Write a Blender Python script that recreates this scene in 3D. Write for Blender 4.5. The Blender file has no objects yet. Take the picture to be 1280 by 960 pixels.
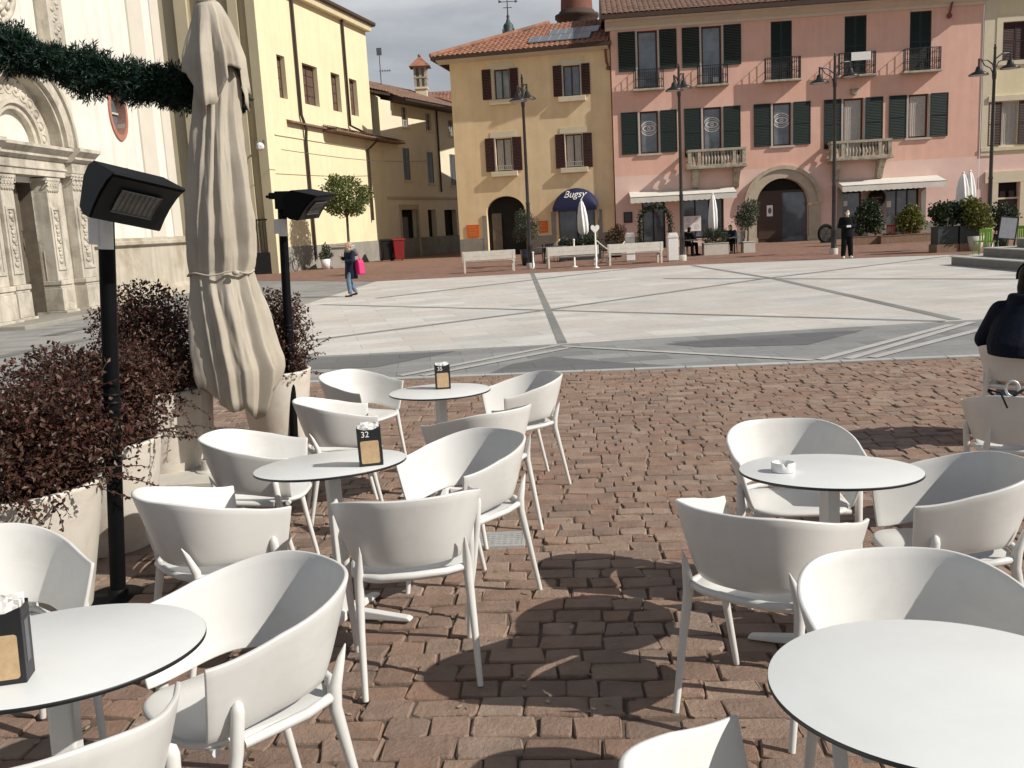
import bpy, bmesh, math, random
from mathutils import Vector, Matrix, Euler, noise
from mathutils.geometry import tessellate_polygon
import numpy as np
rnd = random.Random(7)
S = bpy.context.scene
COL = S.collection
R = math.radians

# ------------------------------------------------------------------ camera geometry
F = 1158.0; PH = R(9.72); RO = 0.0525
CAM = Vector((0, 0, 1.83))
fw = Vector((0, math.cos(PH), -math.sin(PH)))
_r = Vector((1, 0, 0)); _u = Vector((0, math.sin(PH), math.cos(PH)))
rt = math.cos(RO)*_r - math.sin(RO)*_u
up = math.cos(RO)*_u + math.sin(RO)*_r
def gz(Y): return .0175*((6-Y)+math.sqrt((6-Y)**2+1))       # the terrace falls gently away
def gslope(Y): return (gz(Y+.01)-gz(Y-.01))/.02
def ray(px, py): return fw*F + rt*(px-640) - up*(py-480)
def G(px, py, h=0):
    d = ray(px, py); z = h
    for _ in range(60):
        t = (z-CAM.z)/d.z; Y = t*d.y; z = .5*z+.5*(gz(Y)+h)
    return CAM+d*t
def AY(px, py, Y):
    d = ray(px, py); return CAM+d*(Y/d.y)
class Wall:
    "vertical facade plane; local x along it, local y into the building"
    def __init__(s, A, B):
        s.A = Vector((A[0], A[1])); s.d = (Vector((B[0], B[1]))-s.A).normalized(); s.n = Vector((s.d.y, -s.d.x))
        s.rz = math.atan2(s.d.y, s.d.x); s.L = (Vector((B[0], B[1]))-s.A).length
    def P(s, px, py, off=0):
        D = ray(px, py); A = s.A+s.n*off
        t = s.n.dot(A)/s.n.dot(Vector((D.x, D.y))); q = CAM+D*t
        return (Vector((q.x, q.y))-s.A).dot(s.d), q.z
    def rect(s, x0, y0, x1, y1, off=0):
        a = s.P(x0, y0, off); b = s.P(x1, y1, off); c = s.P(x0, y1, off); e = s.P(x1, y0, off)
        return (a[0]+c[0])/2, (b[0]+e[0])/2, (b[1]+c[1])/2, (a[1]+e[1])/2   # s0,s1,z0,z1

# ------------------------------------------------------------------ materials
def _mk(name):
    m = bpy.data.materials.new(name); m.use_nodes = True
    nt = m.node_tree; return m, nt, nt.nodes['Principled BSDF']
def N(nt, t, **kw):
    n = nt.nodes.new(t)
    for k, v in kw.items():
        if hasattr(n, k) and not k[0].isupper(): setattr(n, k, v)
        else: n.inputs[k.replace('_', ' ')].default_value = v
    return n
def c4(c): return (c[0], c[1], c[2], 1)
def sh(c, f): return tuple(max(0, min(1, x*f)) for x in c)
def mat(name, col, rough=.6, var=.12, scale=6, bump=0, bscale=60, metal=0, spec=.5, stain=None, stain_amt=.5, stain_scale=1.2, island=0, streak=0):
    m, nt, b = _mk(name); L = nt.links
    b.inputs['Roughness'].default_value = rough; b.inputs['Metallic'].default_value = metal
    b.inputs['Specular IOR Level'].default_value = spec
    tc = N(nt, 'ShaderNodeTexCoord')
    n1 = N(nt, 'ShaderNodeTexNoise', Scale=scale, Detail=6, Roughness=.6); L.new(tc.outputs['Object'], n1.inputs['Vector'])
    r1 = N(nt, 'ShaderNodeValToRGB'); L.new(n1.outputs['Fac'], r1.inputs['Fac'])
    r1.color_ramp.elements[0].position = .3; r1.color_ramp.elements[1].position = .7
    r1.color_ramp.elements[0].color = c4(sh(col, 1-var)); r1.color_ramp.elements[1].color = c4(sh(col, 1+var))
    out = r1.outputs['Color']
    if island:
        g = N(nt, 'ShaderNodeNewGeometry')
        mm = N(nt, 'ShaderNodeMapRange'); L.new(g.outputs['Random Per Island'], mm.inputs['Value'])
        mm.inputs['To Min'].default_value = 1-island; mm.inputs['To Max'].default_value = 1+island
        h = N(nt, 'ShaderNodeVectorMath', operation='SCALE'); L.new(out, h.inputs[0]); L.new(mm.outputs['Result'], h.inputs['Scale'])
        out = h.outputs['Vector']
    if stain:
        n2 = N(nt, 'ShaderNodeTexNoise', Scale=stain_scale, Detail=8, Roughness=.65, Distortion=.6); L.new(tc.outputs['Object'], n2.inputs['Vector'])
        r2 = N(nt, 'ShaderNodeValToRGB'); L.new(n2.outputs['Fac'], r2.inputs['Fac'])
        r2.color_ramp.elements[0].position = .48; r2.color_ramp.elements[1].position = .68
        r2.color_ramp.elements[1].color = (stain_amt,)*3+(1,); r2.color_ramp.elements[0].color = (0, 0, 0, 1)
        mx = N(nt, 'ShaderNodeMix', data_type='RGBA'); L.new(r2.outputs['Color'], mx.inputs['Factor'])
        L.new(out, mx.inputs[6]); mx.inputs[7].default_value = c4(stain); out = mx.outputs[2]
    if streak:      # rain streaks running down the wall
        mp_ = N(nt, 'ShaderNodeMapping'); mp_.inputs['Scale'].default_value = (2.6, 2.6, .16); L.new(tc.outputs['Object'], mp_.inputs['Vector'])
        n4 = N(nt, 'ShaderNodeTexNoise', Scale=1.0, Detail=9, Roughness=.7); L.new(mp_.outputs[0], n4.inputs['Vector'])
        r4 = N(nt, 'ShaderNodeMapRange'); L.new(n4.outputs['Fac'], r4.inputs['Value']); r4.inputs['From Min'].default_value = .38; r4.inputs['From Max'].default_value = .68
        r4.inputs['To Min'].default_value = 1.04; r4.inputs['To Max'].default_value = 1-streak
        v4 = N(nt, 'ShaderNodeVectorMath', operation='SCALE'); L.new(out, v4.inputs[0]); L.new(r4.outputs['Result'], v4.inputs['Scale']); out = v4.outputs['Vector']
    L.new(out, b.inputs['Base Color'])
    if bump:
        n3 = N(nt, 'ShaderNodeTexNoise', Scale=bscale, Detail=6, Roughness=.65); L.new(tc.outputs['Object'], n3.inputs['Vector'])
        bp = N(nt, 'ShaderNodeBump', Strength=bump, Distance=.02); L.new(n3.outputs['Fac'], bp.inputs['Height']); L.new(bp.outputs['Normal'], b.inputs['Normal'])
    return m
def ramp_island(name, cols, rough=.6, trans=0, scale=12, spec=.4, bump=.3):
    m, nt, b = _mk(name); L = nt.links; b.inputs['Roughness'].default_value = rough; b.inputs['Specular IOR Level'].default_value = spec
    g = N(nt, 'ShaderNodeNewGeometry'); r = N(nt, 'ShaderNodeValToRGB'); L.new(g.outputs['Random Per Island'], r.inputs['Fac'])
    e = r.color_ramp.elements
    while len(e) < len(cols): e.new(.5)
    for i, c in enumerate(cols): e[i].position = i/(len(cols)-1); e[i].color = c4(c)
    tc = N(nt, 'ShaderNodeTexCoord'); n = N(nt, 'ShaderNodeTexNoise', Scale=scale, Detail=5); L.new(tc.outputs['Object'], n.inputs['Vector'])
    mr = N(nt, 'ShaderNodeMapRange'); L.new(n.outputs['Fac'], mr.inputs['Value']); mr.inputs['To Min'].default_value = .6; mr.inputs['To Max'].default_value = 1.4
    v = N(nt, 'ShaderNodeVectorMath', operation='SCALE'); L.new(r.outputs['Color'], v.inputs[0]); L.new(mr.outputs['Result'], v.inputs['Scale'])
    L.new(v.outputs['Vector'], b.inputs['Base Color'])
    if trans:
        t = N(nt, 'ShaderNodeBsdfTranslucent'); L.new(v.outputs['Vector'], t.inputs['Color'])
        mx = N(nt, 'ShaderNodeMixShader'); mx.inputs['Fac'].default_value = trans
        L.new(b.outputs[0], mx.inputs[1]); L.new(t.outputs[0], mx.inputs[2]); L.new(mx.outputs[0], nt.nodes['Material Output'].inputs['Surface'])
    if bump:
        n3 = N(nt, 'ShaderNodeTexNoise', Scale=scale*5, Detail=8, Roughness=.7); L.new(tc.outputs['Object'], n3.inputs['Vector'])
        bp = N(nt, 'ShaderNodeBump', Strength=bump, Distance=.01); L.new(n3.outputs['Fac'], bp.inputs['Height']); L.new(bp.outputs['Normal'], b.inputs['Normal'])
    return m
def slabs(name, cols, mortar, bw, bh, rot=0, ms=.008, rough=.6, dirt=.25, bump=.25):
    "stone paving: random tone per slab, thin joints, worn dirt"
    m, nt, b = _mk(name); L = nt.links; b.inputs['Roughness'].default_value = rough; b.inputs['Specular IOR Level'].default_value = .35
    tc = N(nt, 'ShaderNodeTexCoord'); mp = N(nt, 'ShaderNodeMapping'); mp.inputs['Rotation'].default_value = (0, 0, rot); L.new(tc.outputs['Object'], mp.inputs['Vector'])
    br = N(nt, 'ShaderNodeTexBrick'); L.new(mp.outputs[0], br.inputs['Vector'])
    br.inputs['Scale'].default_value = 1; br.inputs['Brick Width'].default_value = bw; br.inputs['Row Height'].default_value = bh
    br.inputs['Mortar Size'].default_value = ms; br.inputs['Mortar Smooth'].default_value = .2
    br.inputs['Color1'].default_value = (0, 0, 0, 1); br.inputs['Color2'].default_value = (1, 1, 1, 1); br.inputs['Mortar'].default_value = (.5, .5, .5, 1)
    r = N(nt, 'ShaderNodeValToRGB'); L.new(br.outputs['Color'], r.inputs['Fac']); e = r.color_ramp.elements
    while len(e) < len(cols): e.new(.5)
    for i, c in enumerate(cols): e[i].position = i/(len(cols)-1); e[i].color = c4(c)
    n = N(nt, 'ShaderNodeTexNoise', Scale=.9, Detail=9, Roughness=.65); L.new(mp.outputs[0], n.inputs['Vector'])
    n2 = N(nt, 'ShaderNodeTexNoise', Scale=9, Detail=6, Roughness=.7); L.new(mp.outputs[0], n2.inputs['Vector'])
    ad = N(nt, 'ShaderNodeMath', operation='ADD'); L.new(n.outputs['Fac'], ad.inputs[0]); L.new(n2.outputs['Fac'], ad.inputs[1])
    mr = N(nt, 'ShaderNodeMapRange'); L.new(ad.outputs[0], mr.inputs['Value']); mr.inputs['From Min'].default_value = .6; mr.inputs['From Max'].default_value = 1.4
    mr.inputs['To Min'].default_value = 1-dirt; mr.inputs['To Max'].default_value = 1+dirt*.6
    v = N(nt, 'ShaderNodeVectorMath', operation='SCALE'); L.new(r.outputs['Color'], v.inputs[0]); L.new(mr.outputs['Result'], v.inputs['Scale'])
    mx = N(nt, 'ShaderNodeMix', data_type='RGBA'); L.new(br.outputs['Fac'], mx.inputs['Factor']); L.new(v.outputs['Vector'], mx.inputs[6]); mx.inputs[7].default_value = c4(mortar)
    L.new(mx.outputs[2], b.inputs['Base Color'])
    rr = N(nt, 'ShaderNodeMapRange'); L.new(n.outputs['Fac'], rr.inputs['Value']); rr.inputs['To Min'].default_value = rough-.15; rr.inputs['To Max'].default_value = rough+.2; L.new(rr.outputs[0], b.inputs['Roughness'])
    bp = N(nt, 'ShaderNodeBump', Strength=bump, Distance=.006); bp.invert = True
    s = N(nt, 'ShaderNodeMath', operation='ADD'); L.new(br.outputs['Fac'], s.inputs[0]); m2 = N(nt, 'ShaderNodeMath', operation='MULTIPLY'); L.new(n2.outputs['Fac'], m2.inputs[0]); m2.inputs[1].default_value = .5
    L.new(m2.outputs[0], s.inputs[1]); L.new(s.outputs[0], bp.inputs['Height']); L.new(bp.outputs['Normal'], b.inputs['Normal'])
    return m

M = {}
M['plastic'] = mat('white_plastic', (.63, .625, .60), .38, .03, 5, .04, 220, stain=(.50, .48, .43), stain_amt=.30, stain_scale=6)
M['hpl'] = mat('white_laminate', (.73, .75, .735), .33, .02, 4, 0, stain=(.63, .63, .61), stain_amt=.3, stain_scale=3)
M['blackedge'] = mat('black_core', (.012, .012, .014), .45, .1, 20)
M['whitemetal'] = mat('white_coated_metal', (.66, .66, .64), .4, .05, 9, .03, 200)
M['black'] = mat('black_coated_metal', (.004, .004, .005), .5, .25, 8, .04, 150, spec=.12)
M['blackmatt'] = mat('black_matt', (.010, .009, .009), .8, .2, 10, spec=.25)
M['greymetal'] = mat('grey_metal', (.16, .165, .17), .4, .15, 12, metal=.6)
M['steel'] = mat('galvanised_steel', (.55, .56, .55), .38, .12, 18, .1, 60, metal=.5)
M['kraft'] = mat('kraft_paper', (.47, .33, .185), .75, .1, 30, .1, 120, stain=(.30, .19, .10), stain_amt=.5, stain_scale=22)
M['paper'] = mat('white_paper', (.78, .77, .74), .8, .05, 30, .1, 80)
M['ink'] = mat('grey_print', (.12, .12, .13), .8, .1, 30)
M['ceramic'] = mat('white_ceramic', (.74, .74, .72), .25, .02, 10)
M['canvas'] = mat('beige_canvas', (.42, .375, .305), .85, .10, 4, .25, 320, stain=(.36, .29, .22), stain_amt=.35, stain_scale=3)
M['polebeige'] = mat('beige_pole_paint', (.46, .40, .33), .5, .06, 6)
M['pot'] = mat('cream_pot', (.64, .595, .52), .6, .06, 4, .12, 90, stain=(.44, .37, .29), stain_amt=.5, stain_scale=4)
M['soil'] = mat('soil', (.035, .025, .018), .95, .4, 30, .6, 60)
M['redleaf'] = ramp_island('dark_red_leaves', [(.024, .010, .009), (.065, .020, .018), (.042, .020, .012), (.12, .045, .032), (.045, .035, .018), (.15, .085, .06)], .45, .22, 9, bump=0)
M['twig'] = mat('brown_twig', (.055, .030, .022), .8, .3, 30)
M['fir'] = ramp_island('dark_fir_needles', [(.004, .014, .008), (.008, .028, .015), (.012, .040, .022), (.005, .020, .014), (.022, .055, .030)], .55, .1, 9, bump=0)
M['bayleaf'] = ramp_island('bay_leaves', [(.065, .09, .022), (.105, .135, .03), (.155, .18, .05), (.08, .105, .025), (.22, .235, .08)], .45, .25, 6, bump=0)
M['darkleaf'] = ramp_island('dark_shrub_leaves', [(.012, .022, .010), (.022, .040, .014), (.035, .055, .020), (.018, .030, .014), (.06, .075, .03)], .5, .2, 6, bump=0)
M['oliveleaf'] = ramp_island('olive_leaves', [(.045, .060, .035), (.075, .090, .055), (.10, .115, .075), (.055, .070, .04)], .5, .2, 6, bump=0)
M['yellowleaf'] = ramp_island('yellow_green_leaves', [(.07, .09, .015), (.13, .14, .025), (.19, .18, .05), (.09, .10, .02)], .5, .25, 6, bump=0)
M['rustleaf'] = ramp_island('rusty_leaves', [(.05, .03, .015), (.10, .045, .02), (.06, .05, .02), (.13, .07, .035)], .5, .2, 6, bump=0)
M['bark'] = mat('bark', (.10, .075, .055), .9, .3, 18, .5, 40)
M['pink'] = mat('pink_render', (.71, .43, .335), .85, .06, 1.3, .10, 25, stain=(.72, .48, .40), stain_amt=.55, stain_scale=.35, streak=.06)
M['palepink'] = mat('pale_pink_render', (.74, .53, .46), .85, .05, 1.5, .10, 25, stain=(.66, .45, .38), stain_amt=.4, stain_scale=.5)
M['yellow'] = mat('ochre_render', (.74, .575, .355), .85, .08, .9, .12, 20, stain=(.67, .49, .28), stain_amt=.55, stain_scale=.3, streak=.07)
M['cream'] = mat('cream_render', (.69, .61, .40), .85, .05, .8, .08, 20, stain=(.62, .53, .33), stain_amt=.4, stain_scale=.25, streak=.06)
M['lane'] = mat('pale_lane_render', (.68, .61, .45), .85, .06, .8, .08, 20, stain=(.55, .49, .37), stain_amt=.4, stain_scale=.4)
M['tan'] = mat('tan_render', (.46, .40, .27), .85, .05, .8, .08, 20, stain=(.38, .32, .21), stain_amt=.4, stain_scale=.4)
M['ivory'] = mat('ivory_render', (.68, .60, .44), .85, .05, .8, .08, 20, stain=(.5, .43, .32), stain_amt=.4, stain_scale=.5)
M['churchwhite'] = mat('church_white_render', (.70, .67, .60), .8, .04, .9, .06, 18, stain=(.58, .54, .46), stain_amt=.5, stain_scale=.45, streak=.18)
M['churchstrip'] = mat('church_pilaster_render', (.56, .52, .44), .8, .05, .9, .06, 18)
M['marble'] = mat('weathered_marble', (.52, .475, .395), .7, .12, 2.5, .3, 14, stain=(.22, .195, .155), stain_amt=.75, stain_scale=1.3, streak=.3)
M['plinthstone'] = mat('plinth_stone', (.46, .41, .33), .8, .10, 1.4, .25, 10, stain=(.25, .20, .12), stain_amt=.8, stain_scale=.6, streak=.25)
M['greystone'] = mat('grey_stone', (.26, .245, .21), .85, .12, 2, .3, 12, stain=(.15, .14, .12), stain_amt=.5, stain_scale=1)
M['archstone'] = mat('arch_stone', (.46, .40, .30), .8, .10, 2, .2, 14, stain=(.28, .24, .18), stain_amt=.5, stain_scale=1)
M['balstone'] = mat('balustrade_stone', (.40, .36, .28), .85, .18, 5, .3, 20, stain=(.12, .11, .09), stain_amt=.7, stain_scale=2.2)
M['sill'] = mat('pale_sill_stone', (.62, .55, .40), .8, .06, 3, .1, 20)
M['cornice'] = mat('cornice_plaster', (.58, .51, .41), .8, .06, 1.5, .06, 20)
M['eaves'] = mat('dark_eaves_wood', (.055, .032, .022), .8, .2, 6)
M['tile'] = mat('terracotta_tile', (.30, .135, .08), .85, .3, 3.2, .3, 25, stain=(.10, .055, .04), stain_amt=.7, stain_scale=.9)
M['tiledark'] = mat('weathered_tile', (.20, .115, .08), .85, .3, 3.2, .3, 25, stain=(.09, .065, .05), stain_amt=.7, stain_scale=.9)
M['brick'] = mat('dark_red_brick', (.17, .065, .045), .85, .2, 5, .3, 20)
M['greenshut'] = mat('dark_green_shutter', (.004, .017, .012), .55, .2, 4)
M['brownshut'] = mat('dark_brown_shutter', (.045, .013, .010), .55, .2, 4)
M['brownpanel'] = mat('brown_window_panel', (.10, .06, .04), .7, .25, 3)
M['glass'] = mat('window_glass', (.13, .15, .17), .04, .4, 1, spec=.7, metal=.17)
M['dark'] = mat('dark_interior', (.010, .009, .008), .9, .3, 2)
M['curtain'] = mat('white_curtain', (.42, .40, .36), .9, .12, 9)
M['whiteframe'] = mat('pale_window_frame', (.46, .43, .38), .6, .06, 6)
M['brownframe'] = mat('brown_window_frame', (.05, .025, .016), .55, .15, 6)
M['iron'] = mat('wrought_iron', (.020, .020, .022), .5, .2, 8, metal=.3)
M['copper'] = mat('verdigris_metal', (.05, .075, .07), .6, .3, 5, metal=.2)
M['lampenamel'] = mat('dark_lamp_enamel', (.028, .024, .024), .35, .2, 8, metal=.2)
M['lampunder'] = mat('pale_lamp_underside', (.5, .5, .48), .4, .05, 8)
M['awning'] = mat('white_awning_canvas', (.64, .61, .55), .8, .06, 3, .1, 90, stain=(.46, .44, .40), stain_amt=.4, stain_scale=1)
M['blueawning'] = mat('navy_awning', (.004, .006, .045), .7, .15, 3)
M['pipe'] = mat('brown_downpipe', (.045, .03, .022), .5, .15, 6, metal=.3)
M['solar'] = mat('solar_glass', (.16, .17, .18), .18, .12, 3, spec=.7)
M['orange'] = mat('orange_sign', (.60, .125, .015), .6, .06, 6)
M['orangepale'] = mat('pale_orange_print', (.66, .24, .07), .6, .06, 20)
M['red'] = mat('red_plastic', (.19, .009, .012), .4, .1, 6)
M['green'] = mat('lime_green_plastic', (.15, .33, .035), .4, .08, 6)
M['benchpale'] = mat('pale_bench_boards', (.56, .53, .47), .75, .12, 6, .1, 40)
M['planterwood'] = mat('planter_wood', (.20, .125, .08), .8, .2, 8, .2, 30)
M['anthracite'] = mat('anthracite_box', (.030, .035, .038), .6, .12, 5)
M['slate'] = mat('chalkboard', (.17, .18, .20), .6, .12, 6)
M['stepstone'] = mat('step_stone_painted_shade', (.17, .17, .165), .7, .12, 3, .15, 20)  # risers darkened in the base colour to stand for their shade
M['steptop'] = mat('step_top_painted_sun', (.40, .39, .36), .7, .1, 3, .15, 20)  # treads made paler, sunlight on them put into the colour
M['paleplanter'] = mat('pale_concrete_planter', (.50, .47, .41), .8, .08, 5, .15, 30)
M['whitepaint'] = mat('white_paint', (.74, .73, .70), .5, .04, 6)
M['skin'] = mat('skin', (.52, .31, .22), .55, .06, 20)
M['blackhair'] = mat('black_hair', (.006, .005, .004), .5, .3, 40, spec=.2)
M['greyhair'] = mat('light_hair', (.34, .27, .20), .6, .15, 30)
M['blackcloth'] = mat('black_cloth', (.007, .007, .008), .9, .3, 10, spec=.12)
M['navycloth'] = mat('navy_padded_cloth', (.004, .006, .016), .7, .3, 8, .35, 30, spec=.15)
M['darkcoat'] = mat('dark_blue_coat', (.012, .017, .034), .8, .3, 8, spec=.15)
M['jeans'] = mat('blue_jeans', (.11, .16, .23), .85, .25, 12)
M['pinkbag'] = mat('magenta_bag', (.55, .012, .13), .55, .1, 10)
M['greyscarf'] = mat('grey_fur_hood', (.15, .15, .15), .9, .3, 25, .5, 60)
M['doorwood'] = mat('weathered_door_wood', (.14, .115, .085), .75, .2, 5, .25, 20)
M['doorblue'] = mat('grey_blue_door', (.12, .13, .14), .7, .2, 4, .1, 30)
M['bordeaux'] = mat('bordeaux_door', (.045, .015, .015), .5, .2, 5)
M['rope'] = mat('pale_rope', (.55, .5, .42), .9, .1, 20)
M['rosette'] = mat('red_marble', (.36, .15, .10), .7, .15, 6)
M['potblue'] = mat('dark_blue_pot', (.012, .018, .035), .4, .1, 6)
M['logo'] = mat('white_sticker', (.62, .62, .60), .7, .2, 14)
M['ledwhite'] = mat('clear_heater_glass', (.19, .185, .165), .2, .25, 14, spec=.6)
M['hoodface'] = mat('charcoal_reflector', (.016, .016, .017), .5, .2, 9, spec=.3)

# ------------------------------------------------------------------ mesh building
class MB:
    def __init__(s): s.v = []; s.f = []; s.m = []; s.s = []
    def add(s, vs, fs, mi=0, sm=False, X=None):
        o = len(s.v)
        s.v += [tuple(X @ Vector(p)) for p in vs] if X is not None else [tuple(p) for p in vs]
        for f in fs: s.f.append([i+o for i in f]); s.m.append(mi); s.s.append(sm)
        return s
    def box(s, x0, x1, y0, y1, z0, z1, mi=0, X=None):
        v = [(x0,y0,z0),(x1,y0,z0),(x1,y1,z0),(x0,y1,z0),(x0,y0,z1),(x1,y0,z1),(x1,y1,z1),(x0,y1,z1)]
        return s.add(v, [(0,3,2,1),(4,5,6,7),(0,1,5,4),(1,2,6,5),(2,3,7,6),(3,0,4,7)], mi, False, X)
    def prism(s, poly, a, b, axis='y', mi=0, X=None):
        "polygon extruded from a to b along axis (poly in the other two coordinates)"
        n = len(poly)
        def mk(p, t): return {'y': (p[0], t, p[1]), 'z': (p[0], p[1], t), 'x': (t, p[0], p[1])}[axis]
        v = [mk(p, a) for p in poly]+[mk(p, b) for p in poly]
        f = [tuple(range(n))[::-1], tuple(range(n, 2*n))]+[(i, (i+1) % n, n+(i+1) % n, n+i) for i in range(n)]
        return s.add(v, f, mi, False, X)
    def tube(s, path, r, n=8, mi=0, cap=True, X=None, sm=True, flat=1):
        P = [Vector(p) for p in path]; k = len(P)
        rr = r if isinstance(r, (list, tuple)) else [r]*k
        vs = []; ref = None
        for i, p in enumerate(P):
            t = (P[min(i+1, k-1)]-P[max(i-1, 0)]).normalized()
            if ref is None: ref = Vector((0, 0, 1)) if abs(t.z) < .9 else Vector((0, 1, 0))
            a = t.cross(ref).normalized(); b = a.cross(t).normalized(); ref = b
            for j in range(n):
                q = 2*math.pi*j/n; vs.append(p+a*(rr[i]*math.cos(q))+b*(rr[i]*flat*math.sin(q)))
        fs = [(i*n+j, i*n+(j+1) % n, (i+1)*n+(j+1) % n, (i+1)*n+j) for i in range(k-1) for j in range(n)]
        s.add(vs, fs, mi, sm, X)
        if cap:
            s.add(vs[:n], [tuple(range(n))[::-1]], mi, False, X); s.add(vs[-n:], [tuple(range(n))], mi, False, X)
        return s
    def lathe(s, prof, n=24, c=(0, 0, 0), mi=0, sm=True, X=None, cap=True):
        vs = [(c[0]+r*math.cos(2*math.pi*j/n), c[1]+r*math.sin(2*math.pi*j/n), c[2]+z) for r, z in prof for j in range(n)]
        k = len(prof)
        fs = [(i*n+j, i*n+(j+1) % n, (i+1)*n+(j+1) % n, (i+1)*n+j) for i in range(k-1) for j in range(n)]
        s.add(vs, fs, mi, sm, X)
        if cap:
            if prof[0][0] > 1e-4: s.add(vs[:n], [tuple(range(n))[::-1]], mi, False, X)
            if prof[-1][0] > 1e-4: s.add(vs[-n:], [tuple(range(n))], mi, False, X)
        return s
    def ball(s, c, r, n=12, m=8, mi=0, X=None):
        r = r if isinstance(r, (tuple, list)) else (r, r, r)
        vs = []; 
        for i in range(m+1):
            a = math.pi*i/m
            for j in range(n):
                b = 2*math.pi*j/n
                vs.append((c[0]+r[0]*math.sin(a)*math.cos(b), c[1]+r[1]*math.sin(a)*math.sin(b), c[2]-r[2]*math.cos(a)))
        fs = [(i*n+j, i*n+(j+1) % n, (i+1)*n+(j+1) % n, (i+1)*n+j) for i in range(m) for j in range(n)]
        return s.add(vs, fs, mi, True, X)
    def leaf(s, p, L, w, rn, mi=0, droop=0, d=None):
        d = Vector(d) if d is not None else Vector((rn.gauss(0, 1), rn.gauss(0, 1), rn.gauss(0, 1)-droop))
        if d.length < 1e-3: d = Vector((1, 0, 0))
        d.normalize()
        q = Vector((rn.gauss(0, 1), rn.gauss(0, 1), rn.gauss(0, 1))); q = (q-d*q.dot(d)).normalized(); nn = d.cross(q)
        p = Vector(p)
        s.add([p, p+d*L*.5+q*w+nn*w*.35, p+d*L, p+d*L*.5-q*w+nn*w*.35], [(0, 1, 2), (0, 2, 3)], mi)
    def build(s, name, mats, parent=None, bevel=0, bseg=2, smooth_all=False, weld=False):
        me = bpy.data.meshes.new(name); me.from_pydata(s.v, [], s.f)
        for m in (mats if isinstance(mats, (list, tuple)) else [mats]): me.materials.append(m)
        me.polygons.foreach_set('material_index', s.m)
        me.polygons.foreach_set('use_smooth', [True]*len(s.f) if smooth_all else s.s)
        if weld:
            bm = bmesh.new(); bm.from_mesh(me); bmesh.ops.remove_doubles(bm, verts=bm.verts, dist=1e-4); bm.to_mesh(me); bm.free()
        me.update()
        o = bpy.data.objects.new(name, me); COL.objects.link(o)
        if parent is not None: o.parent = parent
        if bevel:
            b = o.modifiers.new('Bevel', 'BEVEL'); b.width = bevel; b.segments = bseg; b.limit_method = 'ANGLE'; b.angle_limit = R(40)
        return o
def tag(o, label, cat, group=None, kind=None):
    if label: o['label'] = label
    if cat: o['category'] = cat
    if group: o['group'] = group
    if kind: o['kind'] = kind
    return o
def thing(name, label, cat, loc=(0, 0, 0), rz=0, group=None, tilt=0, tx=0):
    o = bpy.data.objects.new(name, None); COL.objects.link(o); o.empty_display_size = .2
    o.matrix_basis = Matrix.Translation(loc) @ Matrix.Rotation(tilt, 4, 'X') @ Matrix.Rotation(tx, 4, 'Y') @ Matrix.Rotation(rz, 4, 'Z')
    return tag(o, label, cat, group)
def struct(o): o['kind'] = 'structure'; return o
def copy_tree(o, parent=None):
    c = o.copy(); COL.objects.link(c)
    if parent is not None: c.parent = parent
    for ch in list(o.children): copy_tree(ch, c)
    return c
def place(o, loc, rz, tilt=0, tx=0):
    o.matrix_basis = Matrix.Translation(loc) @ Matrix.Rotation(tilt, 4, 'X') @ Matrix.Rotation(tx, 4, 'Y') @ Matrix.Rotation(rz, 4, 'Z')
def text_part(body, size, m, parent, loc, rot, name='lettering', shear=0, ext=.0008, align='CENTER'):
    cu = bpy.data.curves.new('tmp_text', 'FONT'); cu.body = body; cu.size = size; cu.align_x = align; cu.align_y = 'CENTER'; cu.extrude = ext; cu.shear = shear
    t = bpy.data.objects.new('tmp_text', cu); COL.objects.link(t)
    dg = bpy.context.evaluated_depsgraph_get(); dg.update()
    me = bpy.data.meshes.new_from_object(t.evaluated_get(dg)); me.name = name
    bpy.data.objects.remove(t); bpy.data.curves.remove(cu)
    me.materials.clear(); me.materials.append(m)
    o = bpy.data.objects.new(name, me); COL.objects.link(o); o.parent = parent
    o.matrix_basis = Matrix.Translation(loc) @ Euler(rot).to_matrix().to_4x4()
    return o
def arc(cx, cz, r, a0, a1, n): return [(cx+r*math.cos(a0+(a1-a0)*i/n), cz+r*math.sin(a0+(a1-a0)*i/n)) for i in range(n+1)]
def rectloop(x0, x1, z0, z1): return [(x0, z0), (x1, z0), (x1, z1), (x0, z1)]
def archloop(x0, x1, z0, zs, n=16, rise=None):
    r = (x1-x0)/2; rise = r if rise is None else rise; c = (x0+x1)/2
    return [(x0, z0), (x1, z0)]+[(c+r*math.cos(math.pi*i/n), zs+rise*math.sin(math.pi*i/n)) for i in range(n+1)]
def wall_mesh(mb, outer, holes, depth=.3, y=0, mi=0, back=1):
    "front face of a wall with real openings, their reveals and a dark back"
    loops = [outer]+holes
    flat = [p for l in loops for p in l]
    tri = tessellate_polygon([[Vector((p[0], p[1], 0)) for p in l] for l in loops])
    vs = [(p[0], y, p[1]) for p in flat]; fs = []
    for a, b, c in tri:
        A, B, C = flat[a], flat[b], flat[c]
        cr = (B[0]-A[0])*(C[1]-A[1])-(B[1]-A[1])*(C[0]-A[0])
        if abs(cr) < 1e-9: continue
        fs.append((a, b, c) if cr > 0 else (a, c, b))
    mb.add(vs, fs, mi)
    for h in holes:
        n = len(h); v = [(p[0], y, p[1]) for p in h]+[(p[0], y+depth, p[1]) for p in h]
        mb.add(v, [(i, (i+1) % n, n+(i+1) % n, n+i) for i in range(n)], mi)
        if back is not None: mb.add([(p[0], y+depth, p[1]) for p in h], [tuple(range(n))], back)
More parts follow.
